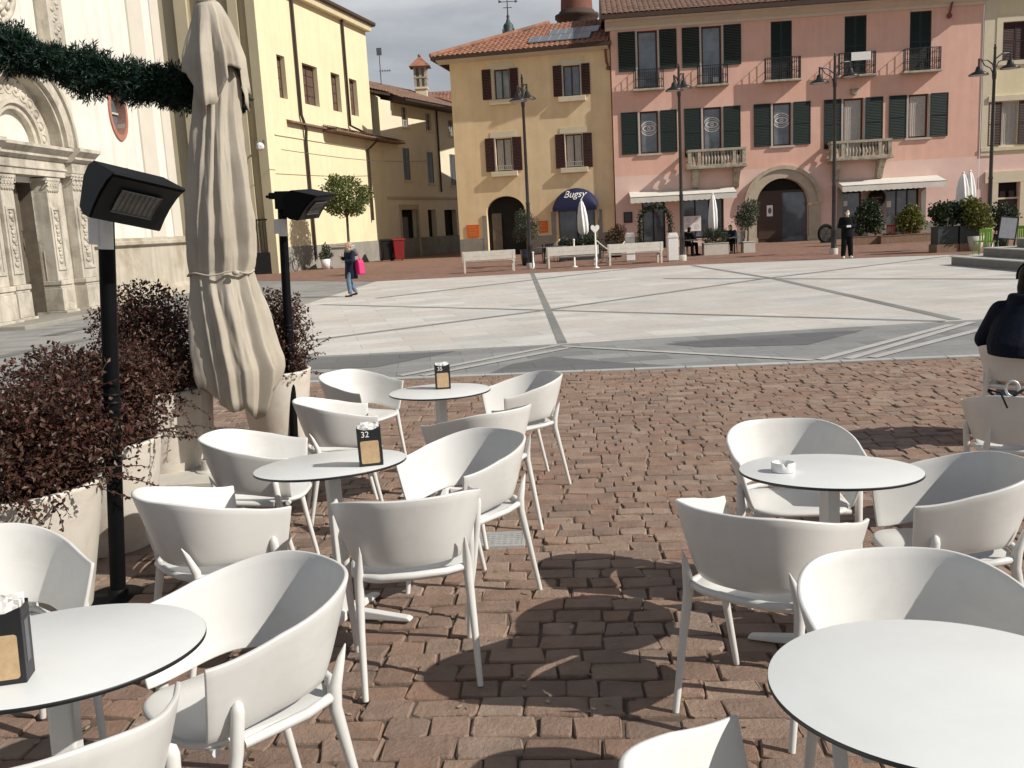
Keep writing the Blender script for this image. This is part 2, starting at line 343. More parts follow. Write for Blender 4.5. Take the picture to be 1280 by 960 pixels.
def window(root, s0, s1, z0, z1, fm, y=.14, cols=2, rows=2, curtain=None, fw_=.06, name='window', pane=None):
    f = MB()
    f.box(s0, s0+fw_, y, y+.06, z0, z1); f.box(s1-fw_, s1, y, y+.06, z0, z1)
    f.box(s0+fw_, s1-fw_, y, y+.06, z0, z0+fw_); f.box(s0+fw_, s1-fw_, y, y+.06, z1-fw_, z1)
    for i in range(1, cols):
        x = s0+(s1-s0)*i/cols; f.box(x-fw_*.6, x+fw_*.6, y-.004, y+.055, z0+fw_, z1-fw_)
    for i in range(1, rows):
        z = z0+(z1-z0)*i/rows; f.box(s0+fw_, s1-fw_, y+.008, y+.05, z-.015, z+.015)
    o = f.build(name, fm, root)
    p = MB(); p.box(s0+fw_*.5, s1-fw_*.5, y+.028, y+.04, z0+fw_*.5, z1-fw_*.5); p.build('pane', pane or M['glass'], o)
    if curtain:
        c = MB(); n = 40; vs = []
        for i in range(n+1):
            x = s0+fw_+(s1-s0-2*fw_)*i/n; yy = y+.012+.010*math.sin(i*1.3)
            vs += [(x, yy, z0+fw_), (x, yy, z1-fw_)]
        c.add(vs, [(2*i, 2*i+2, 2*i+3, 2*i+1) for i in range(n)], 0, True); c.build('curtain', M['curtain'], o)
    return o
def shutter(root, s0, s1, z0, z1, m, y=-.06, n=16, ang=0, hinge=None):
    b = MB(); w = .05
    b.box(s0, s0+w, y, y+.04, z0, z1); b.box(s1-w, s1, y, y+.04, z0, z1)
    for zz in (z0, (z0+z1)/2-w/2, z1-w): b.box(s0+w, s1-w, y, y+.04, zz, zz+w)
    n = int((z1-z0)/.09)
    for i in range(n):
        zz = z0+w+(z1-z0-2*w)*i/n
        b.add([(s0+w, y+.004, zz), (s1-w, y+.004, zz), (s1-w, y+.036, zz+.085), (s0+w, y+.036, zz+.085)], [(0, 1, 2, 3)])
    return b.build('shutter', m, root)
def tiles(mb, s0, s1, y0, z0, slope, run, wl=.3, hipl=0, hipr=0, mi=0, amp=.055, course=.4):
    "rows of barrel tiles climbing from the eaves"
    nx = int((s1-s0)/wl*6); ny = int(run/course); vs = []; fs = []
    for j in range(ny):
        for e in (0, 1):
            t = course*(j+e); zoff = .03*(1-e)
            lo = s0+hipl*t; hi = s1-hipr*t
            for i in range(nx+1):
                x = s0+(s1-s0)*i/nx; a = abs(math.sin(math.pi*i/6)); a = a**.6
                x = max(lo, min(hi, x)); jit = .012*math.sin(i*7.1+j*3.3)
                vs.append((x, y0+t, z0+t*slope+amp*a+zoff+jit*0.6))
    W = nx+1
    for j in range(ny):
        b = j*2*W
        for i in range(nx): fs.append((b+i, b+i+1, b+W+i+1, b+W+i))
        if j:
            for i in range(nx): fs.append((b-W+i, b-W+i+1, b+i+1, b+i))
    mb.add(vs, fs, mi, False)

# ------------------------------------------------------------------ camera, light, sky
cd = bpy.data.cameras.new('camera'); cam = bpy.data.objects.new('camera', cd); COL.objects.link(cam)
Mx = Matrix((( rt.x, up.x, -fw.x, CAM.x), (rt.y, up.y, -fw.y, CAM.y), (rt.z, up.z, -fw.z, CAM.z), (0, 0, 0, 1)))
cam.matrix_world = Mx; cd.sensor_width = 36; cd.lens = F/1280*36; cd.clip_start = .05; cd.clip_end = 3000
S.camera = cam
EL = R(37); sdir = Vector((.93*math.cos(EL), -.37*math.cos(EL), math.sin(EL))).normalized()
sd = bpy.data.lights.new('sun', 'SUN'); so = bpy.data.objects.new('sun', sd); COL.objects.link(so)
sd.energy = 4.6; sd.angle = R(.5); sd.color = (1, .945, .87); so.rotation_euler = sdir.to_track_quat('Z', 'Y').to_euler()
so.location = (20, -8, 30)
W = bpy.data.worlds.new('World'); S.world = W; W.use_nodes = True
nt = W.node_tree; L = nt.links; bg = nt.nodes['Background']; bg.inputs['Strength'].default_value = .053
sky = N(nt, 'ShaderNodeTexSky'); sky.sky_type = 'NISHITA'; sky.sun_disc = False; sky.sun_elevation = EL; sky.sun_rotation = math.atan2(sdir.x, sdir.y)
sky.air_density = 1.0; sky.dust_density = 2.0; sky.altitude = 200
tc = N(nt, 'ShaderNodeTexCoord'); mp = N(nt, 'ShaderNodeMapping'); mp.inputs['Scale'].default_value = (1.3, 1.3, 3.6); L.new(tc.outputs['Generated'], mp.inputs['Vector'])
cn = N(nt, 'ShaderNodeTexNoise', Scale=1.9, Detail=9, Roughness=.56, Distortion=.3); L.new(mp.outputs[0], cn.inputs['Vector'])
cr = N(nt, 'ShaderNodeValToRGB'); L.new(cn.outputs['Fac'], cr.inputs['Fac'])
e = cr.color_ramp.elements; e[0].position = .30; e[0].color = (5.0, 5.35, 6.0, 1); e[1].position = .68; e[1].color = (12.5, 12.7, 12.9, 1)
x_ = e.new(.48); x_.color = (7.3, 7.7, 8.3, 1)
mx = N(nt, 'ShaderNodeMix', data_type='RGBA'); sx_ = N(nt, 'ShaderNodeSeparateXYZ'); L.new(tc.outputs['Generated'], sx_.inputs[0])
cv = N(nt, 'ShaderNodeMapRange'); L.new(sx_.outputs['Z'], cv.inputs['Value']); cv.inputs['From Min'].default_value = .22; cv.inputs['From Max'].default_value = .62; cv.inputs['To Min'].default_value = .92; cv.inputs['To Max'].default_value = .22
L.new(cv.outputs['Result'], mx.inputs['Factor']); L.new(sky.outputs[0], mx.inputs[6]); L.new(cr.outputs[0], mx.inputs[7])
L.new(mx.outputs[2], bg.inputs['Color'])
S.view_settings.view_transform = 'Standard'; S.view_settings.look = 'None'; S.view_settings.exposure = .2; S.view_settings.gamma = 1; S.view_settings.use_curve_mapping = False
S.render.engine = 'CYCLES'; S.render.resolution_x = 1024; S.render.resolution_y = 768

# ------------------------------------------------------------------ the ground
def sheet(name, pts, z, m, th=None):
    b = MB(); b.prism([(p[0], p[1]) for p in pts], z-.003, z, 'z') if th is None else b.prism([(p[0], p[1]) for p in pts], z-th, z, 'z')
    return struct(b.build(name, m))
M['earth'] = mat('bedding_sand', (.105, .078, .058), .95, .3, 14, .4, 60)
b = MB(); ys = [-60, -10, 0]+[.5*i for i in range(1, 32)]+[20, 30, 60, 120, 300, 900]
xs = [-900, -100, -30, -8, 0, 8, 30, 100, 900]
b.add([(x, y, gz(max(y, -3))-.011) for y in ys for x in xs], [(j*9+i, j*9+i+1, (j+1)*9+i+1, (j+1)*9+i) for j in range(len(ys)-1) for i in range(8)])
struct(b.build('ground', M['earth']))

# terrace of hand-cut setts: every stone has its own size, tilt and height
M['sett'] = ramp_island('porphyry_setts', [(.225, .150, .112), (.262, .178, .132), (.30, .21, .158), (.235, .168, .132), (.275, .172, .122), (.315, .235, .182), (.205, .142, .112)], .72, 0, 9, .35, 1.3)
E0 = G(400, 476); E1 = G(1225, 443.5); ed = (E1-E0).normalized()
def edgeY(x): return E0.y+(x-E0.x)*ed.y/ed.x
def make_setts():
    b = MB(); rn = random.Random(3); rot = R(-4.5); ca, sa = math.cos(rot), math.sin(rot)
    u_row = .138; V = -1.5
    row = 0
    while V < 14.5:
        V += u_row*rn.uniform(.93, 1.07); row += 1
        U = -9+rn.uniform(0, .2)
        while U < 12:
            w = rn.choice((.13, .15, .17, .2, .22, .25))*rn.uniform(.92, 1.08)
            cu = U+w/2; U += w
            wob = .05*math.sin(cu*1.1+V*.4)+.03*math.sin(cu*2.9-V)
            x, y = cu*ca-(V+wob)*sa, cu*sa+(V+wob)*ca
            if y < 1.6 or y > edgeY(x)-.16 or abs(x) > .60*y+1.6: continue
            g = rn.uniform(.002, .0065); hw = w/2-g; hh = u_row/2-rn.uniform(.0015, .006)
            hz = rn.gauss(0, .003); tx, ty = rn.gauss(0, .020), rn.gauss(0, .026)
            z0 = gz(y); ang = rot+rn.gauss(0, .025); cr, sr = math.cos(ang), math.sin(ang); sl = gslope(y)
            c = min(hw, hh)*rn.uniform(.10, .24)
            base = [(hw-c, -hh), (hw, -hh+c), (hw, hh-c), (hw-c, hh), (-hw+c, hh), (-hw, hh-c), (-hw, -hh+c), (-hw+c, -hh)]
            base = [(p[0]+rn.gauss(0, .0055), p[1]+rn.gauss(0, .0050)) for p in base]
            vs = []
            for sc, dz in ((1.0, -.03), (1.0, -.009), (.975, -.003), (.925, 0)):
                for p in base:
                    px, py = p[0]*sc, p[1]*sc
                    X, Y = x+px*cr-py*sr, y+px*sr+py*cr
                    vs.append((X, Y, z0+(Y-y)*sl+dz+hz+px*tx+py*ty+(rn.gauss(0, .0016) if sc < 1 else 0)))
            fs = [(k*8+i, k*8+(i+1) % 8, (k+1)*8+(i+1) % 8, (k+1)*8+i) for k in range(3) for i in range(8)]
            fs.append(tuple(range(24, 32)))
            o = len(b.v); b.v += vs
            for f in fs: b.f.append([i+o for i in f]); b.m.append(0); b.s.append(False)
    return struct(b.build('terrace_paving', M['sett']))
make_setts()

M['roadslab'] = slabs('grey_road_slabs', [(.20, .202, .20), (.25, .25, .245), (.295, .295, .285), (.23, .235, .235)], (.13, .13, .128), .9, .42, R(-5), .006, .55, .25)
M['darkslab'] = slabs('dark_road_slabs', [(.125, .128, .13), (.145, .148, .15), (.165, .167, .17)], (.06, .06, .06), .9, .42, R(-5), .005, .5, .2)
M['plazaslab'] = slabs('pale_plaza_slabs', [(.45, .44, .405), (.54, .53, .50), (.49, .455, .41), (.58, .57, .54), (.53, .48, .43), (.49, .49, .47)], (.33, .31, .28), 1.5, .62, R(-12), .006, .6, .22)
M['band'] = slabs('grey_inlay', [(.19, .19, .18), (.22, .22, .21), (.245, .245, .235)], (.10, .10, .09), 1.0, .9, 0, .005, .6, .2)
M['whiteline'] = slabs('pale_stone_line', [(.40, .395, .37), (.46, .45, .425), (.43, .425, .40)], (.26, .25, .24), 1.1, 3, 0, .005, .6, .2)
M['redpaving'] = slabs('brick_pavement', [(.20, .105, .072), (.25, .14, .10), (.29, .165, .12), (.18, .10, .075)], (.12, .085, .065), .24, .12, R(10), .008, .8, .3)
def gp(px, py): q = G(px, py); return (q.x, q.y)
def ext(a, b, d): v = Vector(b)-Vector(a); v = v.normalized(); return (b[0]+v.x*d, b[1]+v.y*d)
eL = (E0.x-60*ed.x, E0.y-60*ed.y); eR = (E0.x+60*ed.x, E0.y+60*ed.y)
sheet('road', [eL, eR, (60, 50), (-60, 50)], 0.0, M['roadslab'], .04)
nrm = Vector((-ed.y, ed.x, 0))
kb = MB(); k0 = E0-ed*14; n_k = 60
for i in range(n_k):
    a = k0+ed*(i*.62+.006); c_ = k0+ed*((i+1)*.62-.006)
    kb.prism([(a.x-nrm.x*.12, a.y-nrm.y*.12), (c_.x-nrm.x*.12, c_.y-nrm.y*.12), (c_.x, c_.y), (a.x, a.y)], -.1, .010+rnd.gauss(0, .001), 'z')
struct(kb.build('kerb', M['whiteline'], bevel=.004))
pl = [gp(150, 455), gp(380, 446), gp(703, 430), gp(1199, 401)]
pl.append(ext(pl[2], pl[3], 30))
far = [gp(470, 352), gp(880, 330.5), gp(1100, 322)]; far.append(ext(far[1], far[2], 40))
plaza_poly = pl+far[::-1]
sheet('plaza', plaza_poly, .004, M['plazaslab'])
fl = gp(320, 351); 
sheet('pavement', [ext(far[0], fl, 25), fl, far[0], far[1], far[2], far[3], (90, 130), (-90, 130)], .006, M['redpaving'])
def strip(name, px, w, m, z):
    P = [Vector(gp(*p)) for p in px]; b = MB()
    for a, c in zip(P[:-1], P[1:]):
        t = (c-a).normalized(); n_ = Vector((-t.y, t.x))*w/2
        b.add([(a.x-n_.x, a.y-n_.y, z), (c.x-n_.x, c.y-n_.y, z), (c.x+n_.x, c.y+n_.y, z), (a.x+n_.x, a.y+n_.y, z)], [(0, 1, 2, 3)])
    return struct(b.build(name, m))
bz = [.0080, .0084, .0088, .0092, .0096, .0100]
for (p, w), z in zip([([(665, 341.5), (703, 429.5)], .15), ([(380, 427), (682, 388), (956, 348.5), (1180, 321)], .20), ([(401, 381), (682, 388), (1181, 402)], .17),
                      ([(865, 332), (970, 349), (1195, 400)], .20), ([(830, 348.5), (1280, 349)], .24), ([(471, 373), (675, 349), (800, 334.5)], .22)], bz):
    strip('paving_band', p, w, M['band'], z)
def poly(name, px, m, z):
    b = MB(); P = [gp(*p) for p in px]; b.add([(x, y, z) for x, y in P], [tuple(range(len(P)))]); return struct(b.build(name, m))
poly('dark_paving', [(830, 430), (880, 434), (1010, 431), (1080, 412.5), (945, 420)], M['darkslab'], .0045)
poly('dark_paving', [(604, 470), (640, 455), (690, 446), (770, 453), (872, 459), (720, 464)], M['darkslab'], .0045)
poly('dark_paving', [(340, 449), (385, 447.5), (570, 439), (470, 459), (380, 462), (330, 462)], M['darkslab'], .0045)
for i, p in enumerate([[(500, 470), (700, 431.5)], [(528, 470), (712, 435)], [(703, 433), (1015, 450.5)], [(1025, 450), (1190, 406)], [(1060, 449), (1215, 403)], [(1090, 447.5), (1280, 398)]]):
    strip('pale_paving_line', p, .13, M['whiteline'], .0085+.0004*i)
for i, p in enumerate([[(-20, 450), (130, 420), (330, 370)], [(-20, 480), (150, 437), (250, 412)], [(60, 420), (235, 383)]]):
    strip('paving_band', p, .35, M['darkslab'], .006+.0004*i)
# ------------------------------------------------------------------ terrace furniture
def smooth(a, b, x):
    t = max(0, min(1, (x-a)/(b-a))); return t*t*(3-2*t)
def shell_pt(q, w):
    "q in [-1,1] round the tub from the left arm tip over the back to the right arm tip, w height fraction"
    a = .222+.068*w**.8; bk = .215+.085*w**.9; Lf = .205
    arm = .34
    aq = abs(q); sg = 1 if q > 0 else -1
    zt = .768-.095*smooth(.2, 1, aq); zb = .490-.035*smooth(.5, 1, aq)
    z = zb+(zt-zb)*w
    if aq > 1-arm:
        t = (aq-(1-arm))/arm
        x = a-(.012*t*t); y = Lf*t*(1-.06*(1-w))
    else:
        al = aq/(1-arm)*math.pi/2; e = 2/2.25
        x = a*math.sin(al)**e; y = -bk*math.cos(al)**e
    return (sg*x, y, z)
def make_chair():
    t = thing('armchair', '', 'chair')
    b = MB(); nq, nw = 48, 9
    vs = [shell_pt(-1+2*i/nq, j/nw) for j in range(nw+1) for i in range(nq+1)]
    b.add(vs, [(j*(nq+1)+i, j*(nq+1)+i+1, (j+1)*(nq+1)+i+1, (j+1)*(nq+1)+i) for j in range(nw) for i in range(nq)], 0, True)
    o = b.build('backrest', M['plastic'], t)
    so_ = o.modifiers.new('Solidify', 'SOLIDIFY'); so_.thickness = .013; so_.offset = 0
    bv = o.modifiers.new('Bevel', 'BEVEL'); bv.width = .004; bv.segments = 2; bv.limit_method = 'ANGLE'; bv.angle_limit = R(50)
    # seat
    b = MB(); prof = []; n = 48
    def sq(f, z):
        out = []
        for i in range(n):
            a = 2*math.pi*i/n; c, s_ = math.cos(a), math.sin(a); e = 2/3.6
            x = .222*f*(1 if c > 0 else -1)*abs(c)**e; y = .225*f*(1 if s_ > 0 else -1)*abs(s_)**e+.02
            out.append((x, y, z-.012*(1-min(1, (x*x+y*y)*14)) if z > .44 else z))
        return out
    rings = [sq(.0, .428), sq(.88, .424), sq(.97, .428), sq(1.0, .438), sq(.985, .4475), sq(.94, .4525), sq(.6, .4515), sq(.3, .4505), sq(0.001, .450)]
    vs = [p for r in rings for p in r]
    b.add(vs, [(k*n+i, k*n+(i+1) % n, (k+1)*n+(i+1) % n, (k+1)*n+i) for k in range(len(rings)-1) for i in range(n)], 0, True)
    b.build('seat', M['plastic'], t)
    b = MB()
    b.tube([(-.222, .10, .425), (-.222, -.08, .440), (-.205, -.165, .452), (-.12, -.212, .455), (0, -.224, .456), (.12, -.212, .455), (.205, -.165, .452), (.222, -.08, .440), (.222, .10, .425)], .0145, 10)
    b.tube([(-.215, .17, .424), (0, .18, .424), (.215, .17, .424)], .012, 8)
    b.build('seat_frame', M['plastic'], t)
    for sx in (-1, 1):
        b = MB()   # front leg: a post that stops against the outside of the arm
        b.tube([(sx*.240, .215, 0), (sx*.252, .165, .25), (sx*.258, .135, .43), (sx*.262, .125, .535), (sx*.261, .124, .552), (sx*.258, .124, .560)], [.0115, .0145, .0175, .0175, .0135, .004], 12)
        b.build('leg', M['plastic'], t)
        b = MB()   # rear leg: a fin that tapers out on the back of the tub
        b.tube([(sx*.218, -.255, 0), (sx*.214, -.205, .25), (sx*.208, -.172, .42), (sx*.206, -.178, .48), (sx*.200, -.205, .55), (sx*.197, -.222, .585)], [.0115, .0145, .0185, .0175, .0105, .002], 12)
        b.build('leg', M['plastic'], t)
    return t
chair0 = make_chair()
def pose(o, X, Y, yaw, jt=(0, 0)): place(o, (X, Y, gz(Y)), R(yaw), math.atan(gslope(Y))+jt[0], jt[1])
def tip_pos(px, py, side, yaw, h=.645):
    q = G(px, py, h); c, s_ = math.cos(R(yaw)), math.sin(R(yaw)); lx, ly = side*.278, .205
    return q.x-(lx*c-ly*s_), q.y-(lx*s_+ly*c)
CH = [
 (-.44, 3.52, 10, 'white tub armchair seen from behind, in front of the number 32 table'),
 (-1.245, 3.66, -50, 'white tub armchair at the foot of the nearer black heater post, seen from behind'),
 (-1.36, 4.80, -88, 'white tub armchair at the planter side of the number 32 table'),
 (-.25, 4.30, 130, 'white tub armchair right of the number 32 table, open side to the table'),
 (-1.12, 5.90, -75, 'white tub armchair seen from behind, directly behind the number 32 table'),
 (-1.16, 7.00, -118, 'farthest white tub armchair, left of the farthest table by the second heater post'),
 (.06, 6.42, 108, 'white tub armchair at the right side of the farthest table, nearest the grey road'),
 (-.20, 5.32, 42, 'white tub armchair in front of the farthest table, partly hidden by another chair'),
 (-.80, 2.40, 130, 'large foreground white tub armchair right of the cut off left table'),
 (-1.78, 2.90, -132, 'white tub armchair behind the cut off left table, partly outside the left picture edge'),
 (*tip_pos(218, 858, 1, 12, .67), 12, 'cropped white tub armchair at the bottom left, only one arm showing'),
 (1.27, 4.12, 176, 'white tub armchair behind the table with the ashtray, its open side to the camera'),
 (.85, 3.06, -43, 'white tub armchair seen from behind before the table with the ashtray'),
 (1.62, 3.36, 84, 'white tub armchair right of the table with the ashtray, one arm turned to the camera'),
 (.985, 2.13, 180, 'large white tub armchair behind the big cut off table in the bottom right corner'),
 (*tip_pos(926, 884, -1, -48, .70), -48, 'cropped white tub armchair at the bottom edge, left of the big cut off table'),
 (2.80, 4.95, -18, 'white tub armchair at the right picture edge with a dark bag strap over its back'),
 (3.83, 6.85, -35, 'white tub armchair that the person in the navy jacket sits on'),
]
for i, (x, y, yw, lab) in enumerate(CH):
    o = chair0 if i == 0 else copy_tree(chair0)
    pose(o, x, y, yw, (rnd.gauss(0, .006), rnd.gauss(0, .006))); tag(o, lab, 'chair', 'white tub armchairs on the cafe terrace')

def make_table():
    t = thing('cafe_table', '', 'table')
    b = MB()
    b.lathe([(.0, .7235), (.3405, .7235), (.3435, .7255), (.3435, .7335), (.3425, .7345)], 96, mi=1, cap=False)
    b.lathe([(.3425, .7345), (.3410, .7350), (.0, .7350)], 96, mi=0, cap=False)
    b.build('tabletop', [M['hpl'], M['blackedge']], t)
    b = MB(); b.box(-.030, .030, -.030, .030, .045, .700); b.build('column', M['whitemetal'], t, .008, 3)
    b = MB(); b.box(-.11, .11, -.11, .11, .7, .7232); b.build('top_plate', M['greymetal'], t, .004)
    for k in range(4):
        b = MB(); X = Matrix.Rotation(R(45+90*k), 4, 'Z')
        b.prism([(.03, .012), (.03, .060), (.10, .052), (.31, .024), (.325, .016), (.325, .004), (.30, .004)], -.022, .022, 'y', X=X)
        b.build('foot', M['whitemetal'], t, .006, 3)
    return t
tab0 = make_table()
T32 = (-.82, 4.05); T31 = (-.49, 6.17); TR = (1.21, 3.45); TL = (-1.135, 2.06); TB = (.83, 1.67)
TABS = {}
for i, (k, p, rz, jt, lab) in enumerate([
  ('A', T32, 28, (-.035, -.03), 'round white cafe table carrying the napkin box with the number 32'),
  ('B', T31, 40, (-.01, 0), 'farthest round white cafe table, with a small black napkin box, near the grey road'),
  ('C', TR, 15, (-.035, .015), 'round white cafe table with the white ashtray on it'),
  ('D', TL, 8, (-.045, 0), 'round white cafe table cut off by the left picture edge'),
  ('E', TB, 33, (-.01, 0), 'big round white cafe table cut off in the bottom right corner with nothing on it')]):
    o = tab0 if i == 0 else copy_tree(tab0)
    pose(o, p[0], p[1], rz, jt); tag(o, lab, 'table', 'round white cafe tables'); TABS[k] = o.matrix_basis.copy()

# napkin boxes: black card boxes with a kraft window and napkins standing up in them
def napkin_box(M4, px, py, p, rz, num, lab, offx=0):
    q = G(px, py, .737)
    t = thing('napkin_box', lab, 'napkin box', group='napkin boxes on the cafe tables')
    loc = M4.inverted() @ q; loc.z = .7352
    t.matrix_basis = M4 @ Matrix.Translation(loc) @ Matrix.Rotation(R(rz)-M4.to_euler().z, 4, 'Z')
    w, d, h = .052, .036, .172
    b = MB(); b.box(-w, w, -d, d, 0, h-.03); b.prism([(-w, h-.03), (w, h-.03), (w, h), (.02, h-.012), (-.02, h-.012), (-w, h)], -d, -d+.003, 'y'); b.prism([(-w, h-.03), (w, h-.03), (w, h), (-w, h)], d-.003, d, 'y')
    b.box(-w, -w+.003, -d+.003, d-.003, h-.03, h-.004); b.box(w-.003, w, -d+.003, d-.003, h-.03, h-.004)
    b.build('box', M['blackedge'], t, .0015)
    b = MB(); r = .008
    P = []
    for cx, cz, a0 in ((w-.012-r, .012+r, -90), (w-.012-r, .112-r, 0), (-w+.012+r, .112-r, 90), (-w+.012+r, .012+r, 180)):
        P += [(cx+r*math.cos(R(a0+k*22.5)), cz+r*math.sin(R(a0+k*22.5))) for k in range(5)]
    b.prism(P, -d-.0012, -d-.0002, 'y'); b.build('paper_panel', M['kraft'], t)
    b = MB(); b.prism([(-d+.02, .04), (d-.025, .04), (d-.025, .135), (-d+.02, .135)], w+.0002, w+.001, 'x'); b.build('side_label', M['ink'], t)
    text_part(num, .036, M['paper'], t, (-.016+offx, -d-.0008, .140), (R(90), 0, 0), ext=.0006)
    b = MB(); rn = random.Random(int(px))
    for k in range(13):
        y = -d+.007+(2*d-.014)*k/12; n = 8; vs = []
        top = h-.006+rn.uniform(-.004, .022)
        for i in range(n+1):
            x = -w+.006+(2*w-.012)*i/n; yy = y+.004*math.sin(i*.9+k)
            vs += [(x, yy, .02), (x, yy+rn.uniform(-.002, .002), h-.03), (x+rn.uniform(-.002, .002), yy+rn.uniform(-.004, .004), top+rn.uniform(-.006, .006))]
        b.add(vs, [(3*i+j, 3*i+3+j, 3*i+4+j, 3*i+1+j) for i in range(n) for j in (0, 1)])
    b.build('napkins', M['paper'], t)
napkin_box(TABS['A'], 465, 583, T32, 7, '32', 'black napkin box with the white number 32 and a kraft paper window')
napkin_box(TABS['B'], 554, 485, T31, 6, '35', 'small black napkin box on the farthest cafe table')
napkin_box(TABS['D'], 8, 853, TL, 14, '31', 'black napkin box at the left picture edge with white napkins sticking out')
q = G(979, 590, .737); lp = TABS['C'].inverted() @ q; lp.z = .7352
t = thing('ashtray', 'small round white ashtray with a notch in its rim on the right cafe table', 'ashtray')
t.matrix_basis = TABS['C'] @ Matrix.Translation(lp)
b = MB(); n = 48; pr = [(.0, .001), (.043, .001), (.0455, .004), (.0455, .036), (.0445, .0385), (.0415, .0385), (.0405, .036), (.0395, .010), (.0, .009)]
vs = []
for r_, z in pr:
    for i in range(n):
        a = 2*math.pi*i/n; dn = max(0, 1-min(abs(a-R(250)), abs(a-R(70)))/.17)
        vs.append((r_*math.cos(a), r_*math.sin(a), z-(.013*min(1, dn*2.5) if z > .03 else 0)))
b.add(vs, [(k*n+i, k*n+(i+1) % n, (k+1)*n+(i+1) % n, (k+1)*n+i) for k in range(len(pr)-1) for i in range(n)], 0, True)
b.build('bowl', M['ceramic'], t)

# drain grate between the setts
q = G(620, 676); t = thing('drain_grate', 'pale metal drain grate set among the reddish paving stones', 'drain grate', (q.x, q.y, gz(q.y)), R(-3), tilt=math.atan(gslope(q.y)))
b = MB(); hw, hh = .17, .135
b.box(-hw, hw, -hh, -hh+.018, -.04, .013); b.box(-hw, hw, hh-.018, hh, -.04, .013); b.box(-hw, -hw+.018, -hh+.018, hh-.018, -.04, .013); b.box(hw-.018, hw, -hh+.018, hh-.018, -.04, .013)
b.build('grate_frame', M['steel'], t, .002)
b = MB()
for i in range(7):
    y = -hh+.03+(2*hh-.06)*i/6; b.box(-hw+.018, hw-.018, y-.011, y+.011, .001, .011)
for i in range(9):
    x = -hw+.03+(2*hw-.06)*i/8; b.box(x-.007, x+.007, -hh+.018, hh-.018, -.010, .008)
b.build('grid', M['steel'], t, .0015)

# ---- infrared heaters on posts
def heater(base, lean, fwd, lean_head, lab, Ht, group, hoff=0):
    t = thing('patio_heater', lab, 'heater', base, 0, group)
    t.matrix_basis = Matrix.Translation(base) @ Matrix.Rotation(lean[0], 4, 'X') @ Matrix.Rotation(lean[1], 4, 'Y')
    b = MB(); b.tube([(0, 0, .01), (0, 0, Ht-.12)], .038, 20); b.build('pole', M['black'], t)
    b = MB(); b.lathe([(.0, 0), (.14, 0), (.14, .008), (.05, .012), (.05, .05), (.0, .05)], 28); b.build('base_plate', M['black'], t)
    b = MB(); b.lathe([(.046, .0), (.046, .012), (.0385, .012)], 20, (0, 0, 1.02), cap=False); b.lathe([(.046, .0), (.046, .012), (.0385, .012)], 20, (0, 0, 1.06), cap=False); b.build('clamp_ring', M['black'], t)
    b = MB()
    X = Matrix.Rotation(math.atan2(-fwd[0], fwd[1]), 4, 'Z')          # local +y = facing direction
    b.box(-.05, .05, -.04, .06+hoff, Ht-.17, Ht-.02, X=X); b.box(-.035, .035, -.11, -.04, Ht-.085, Ht-.03, X=X); b.box(-.02, .02, -.15, -.11, Ht-.075, Ht-.05, X=X)
    b.build('bracket', M['blackmatt'], t, .006)
    w = .175
    H4 = X @ Matrix.Translation((0, .05+hoff, Ht-.10-hoff*.35)) @ Matrix.Rotation(lean_head, 4, 'Y') @ Matrix.Scale(.92, 4)
    prof = [(0, -.10), (-.005, .05), (.035, .105), (.10, .125), (.365, .072), (.37, .062), (.30, .03), (.235, -.025), (.185, -.085), (.15, -.145), (.14, -.147), (.06, -.135)]
    b = MB(); b.prism(prof, -w, w, 'x', X=H4); h = b.build('hood', M['black'], t, .004)
    b = MB(); face = [(.352, .055), (.30, .022), (.235, -.033), (.185, -.093), (.152, -.143)]
    vs = [(x, y_+.003, z_-.003) for y_, z_ in face for x in (-w+.008, w-.008)]
    b.add(vs, [(2*i, 2*i+1, 2*i+3, 2*i+2) for i in range(4)], 0, True, H4); b.build('reflector', M['hoodface'], t)
    b = MB(); fr = [(.292, .012), (.235, -.037), (.19, -.09)]
    vs = [(x, y_+.006, z_-.007) for y_, z_ in fr for x in (-.095, .095)]
    b.add(vs, [(2*i, 2*i+1, 2*i+3, 2*i+2) for i in range(2)], 0, False, H4); lampo = b.build('heat_lamp', M['ledwhite'], t)
    b = MB()
    for i in range(9):
        f = i/8; x = -.095+.19*f; b.tube([H4 @ Vector((x, y_+.009, z_-.010)) for y_, z_ in fr], .002, 5)
    for (y_, z_) in (fr[0], fr[-1]): b.tube([H4 @ Vector((-.098, y_+.009, z_-.010)), H4 @ Vector((.098, y_+.009, z_-.010))], .004, 6)
    b.build('guard_wire', M['greymetal'], lampo)
    # paper notice wrapped round the post
    z0 = Ht-.40; b = MB(); n = 10; vs = []
    for i in range(n+1):
        a = R(-165+150*i/n); vs += [(.0395*math.cos(a), .0395*math.sin(a), z0), (.0395*math.cos(a), .0395*math.sin(a), z0+.145)]
    b.add(vs, [(2*i, 2*i+2, 2*i+3, 2*i+1) for i in range(n)], 0, True)
    b.box(-.068, -.02, -.0405, -.0392, z0+.02, z0+.145)
    b.build('paper_notice', M['paper'], t)
    return t
q = G(148, 746)
heater((q.x, q.y, gz(q.y)), (.02, .100), (.68, -.73), R(-10), 'black patio heater on the nearer post, its hood tilted over the dark red shrubs', 2.17, 'black patio heaters', .11)
q = Vector((-1.985, 8.15, 0)); heater(tuple(q), (.0, .04), (.93, -.37), R(4), 'black patio heater on the farther post, right of the folded parasol', 2.24, 'black patio heaters', .07)

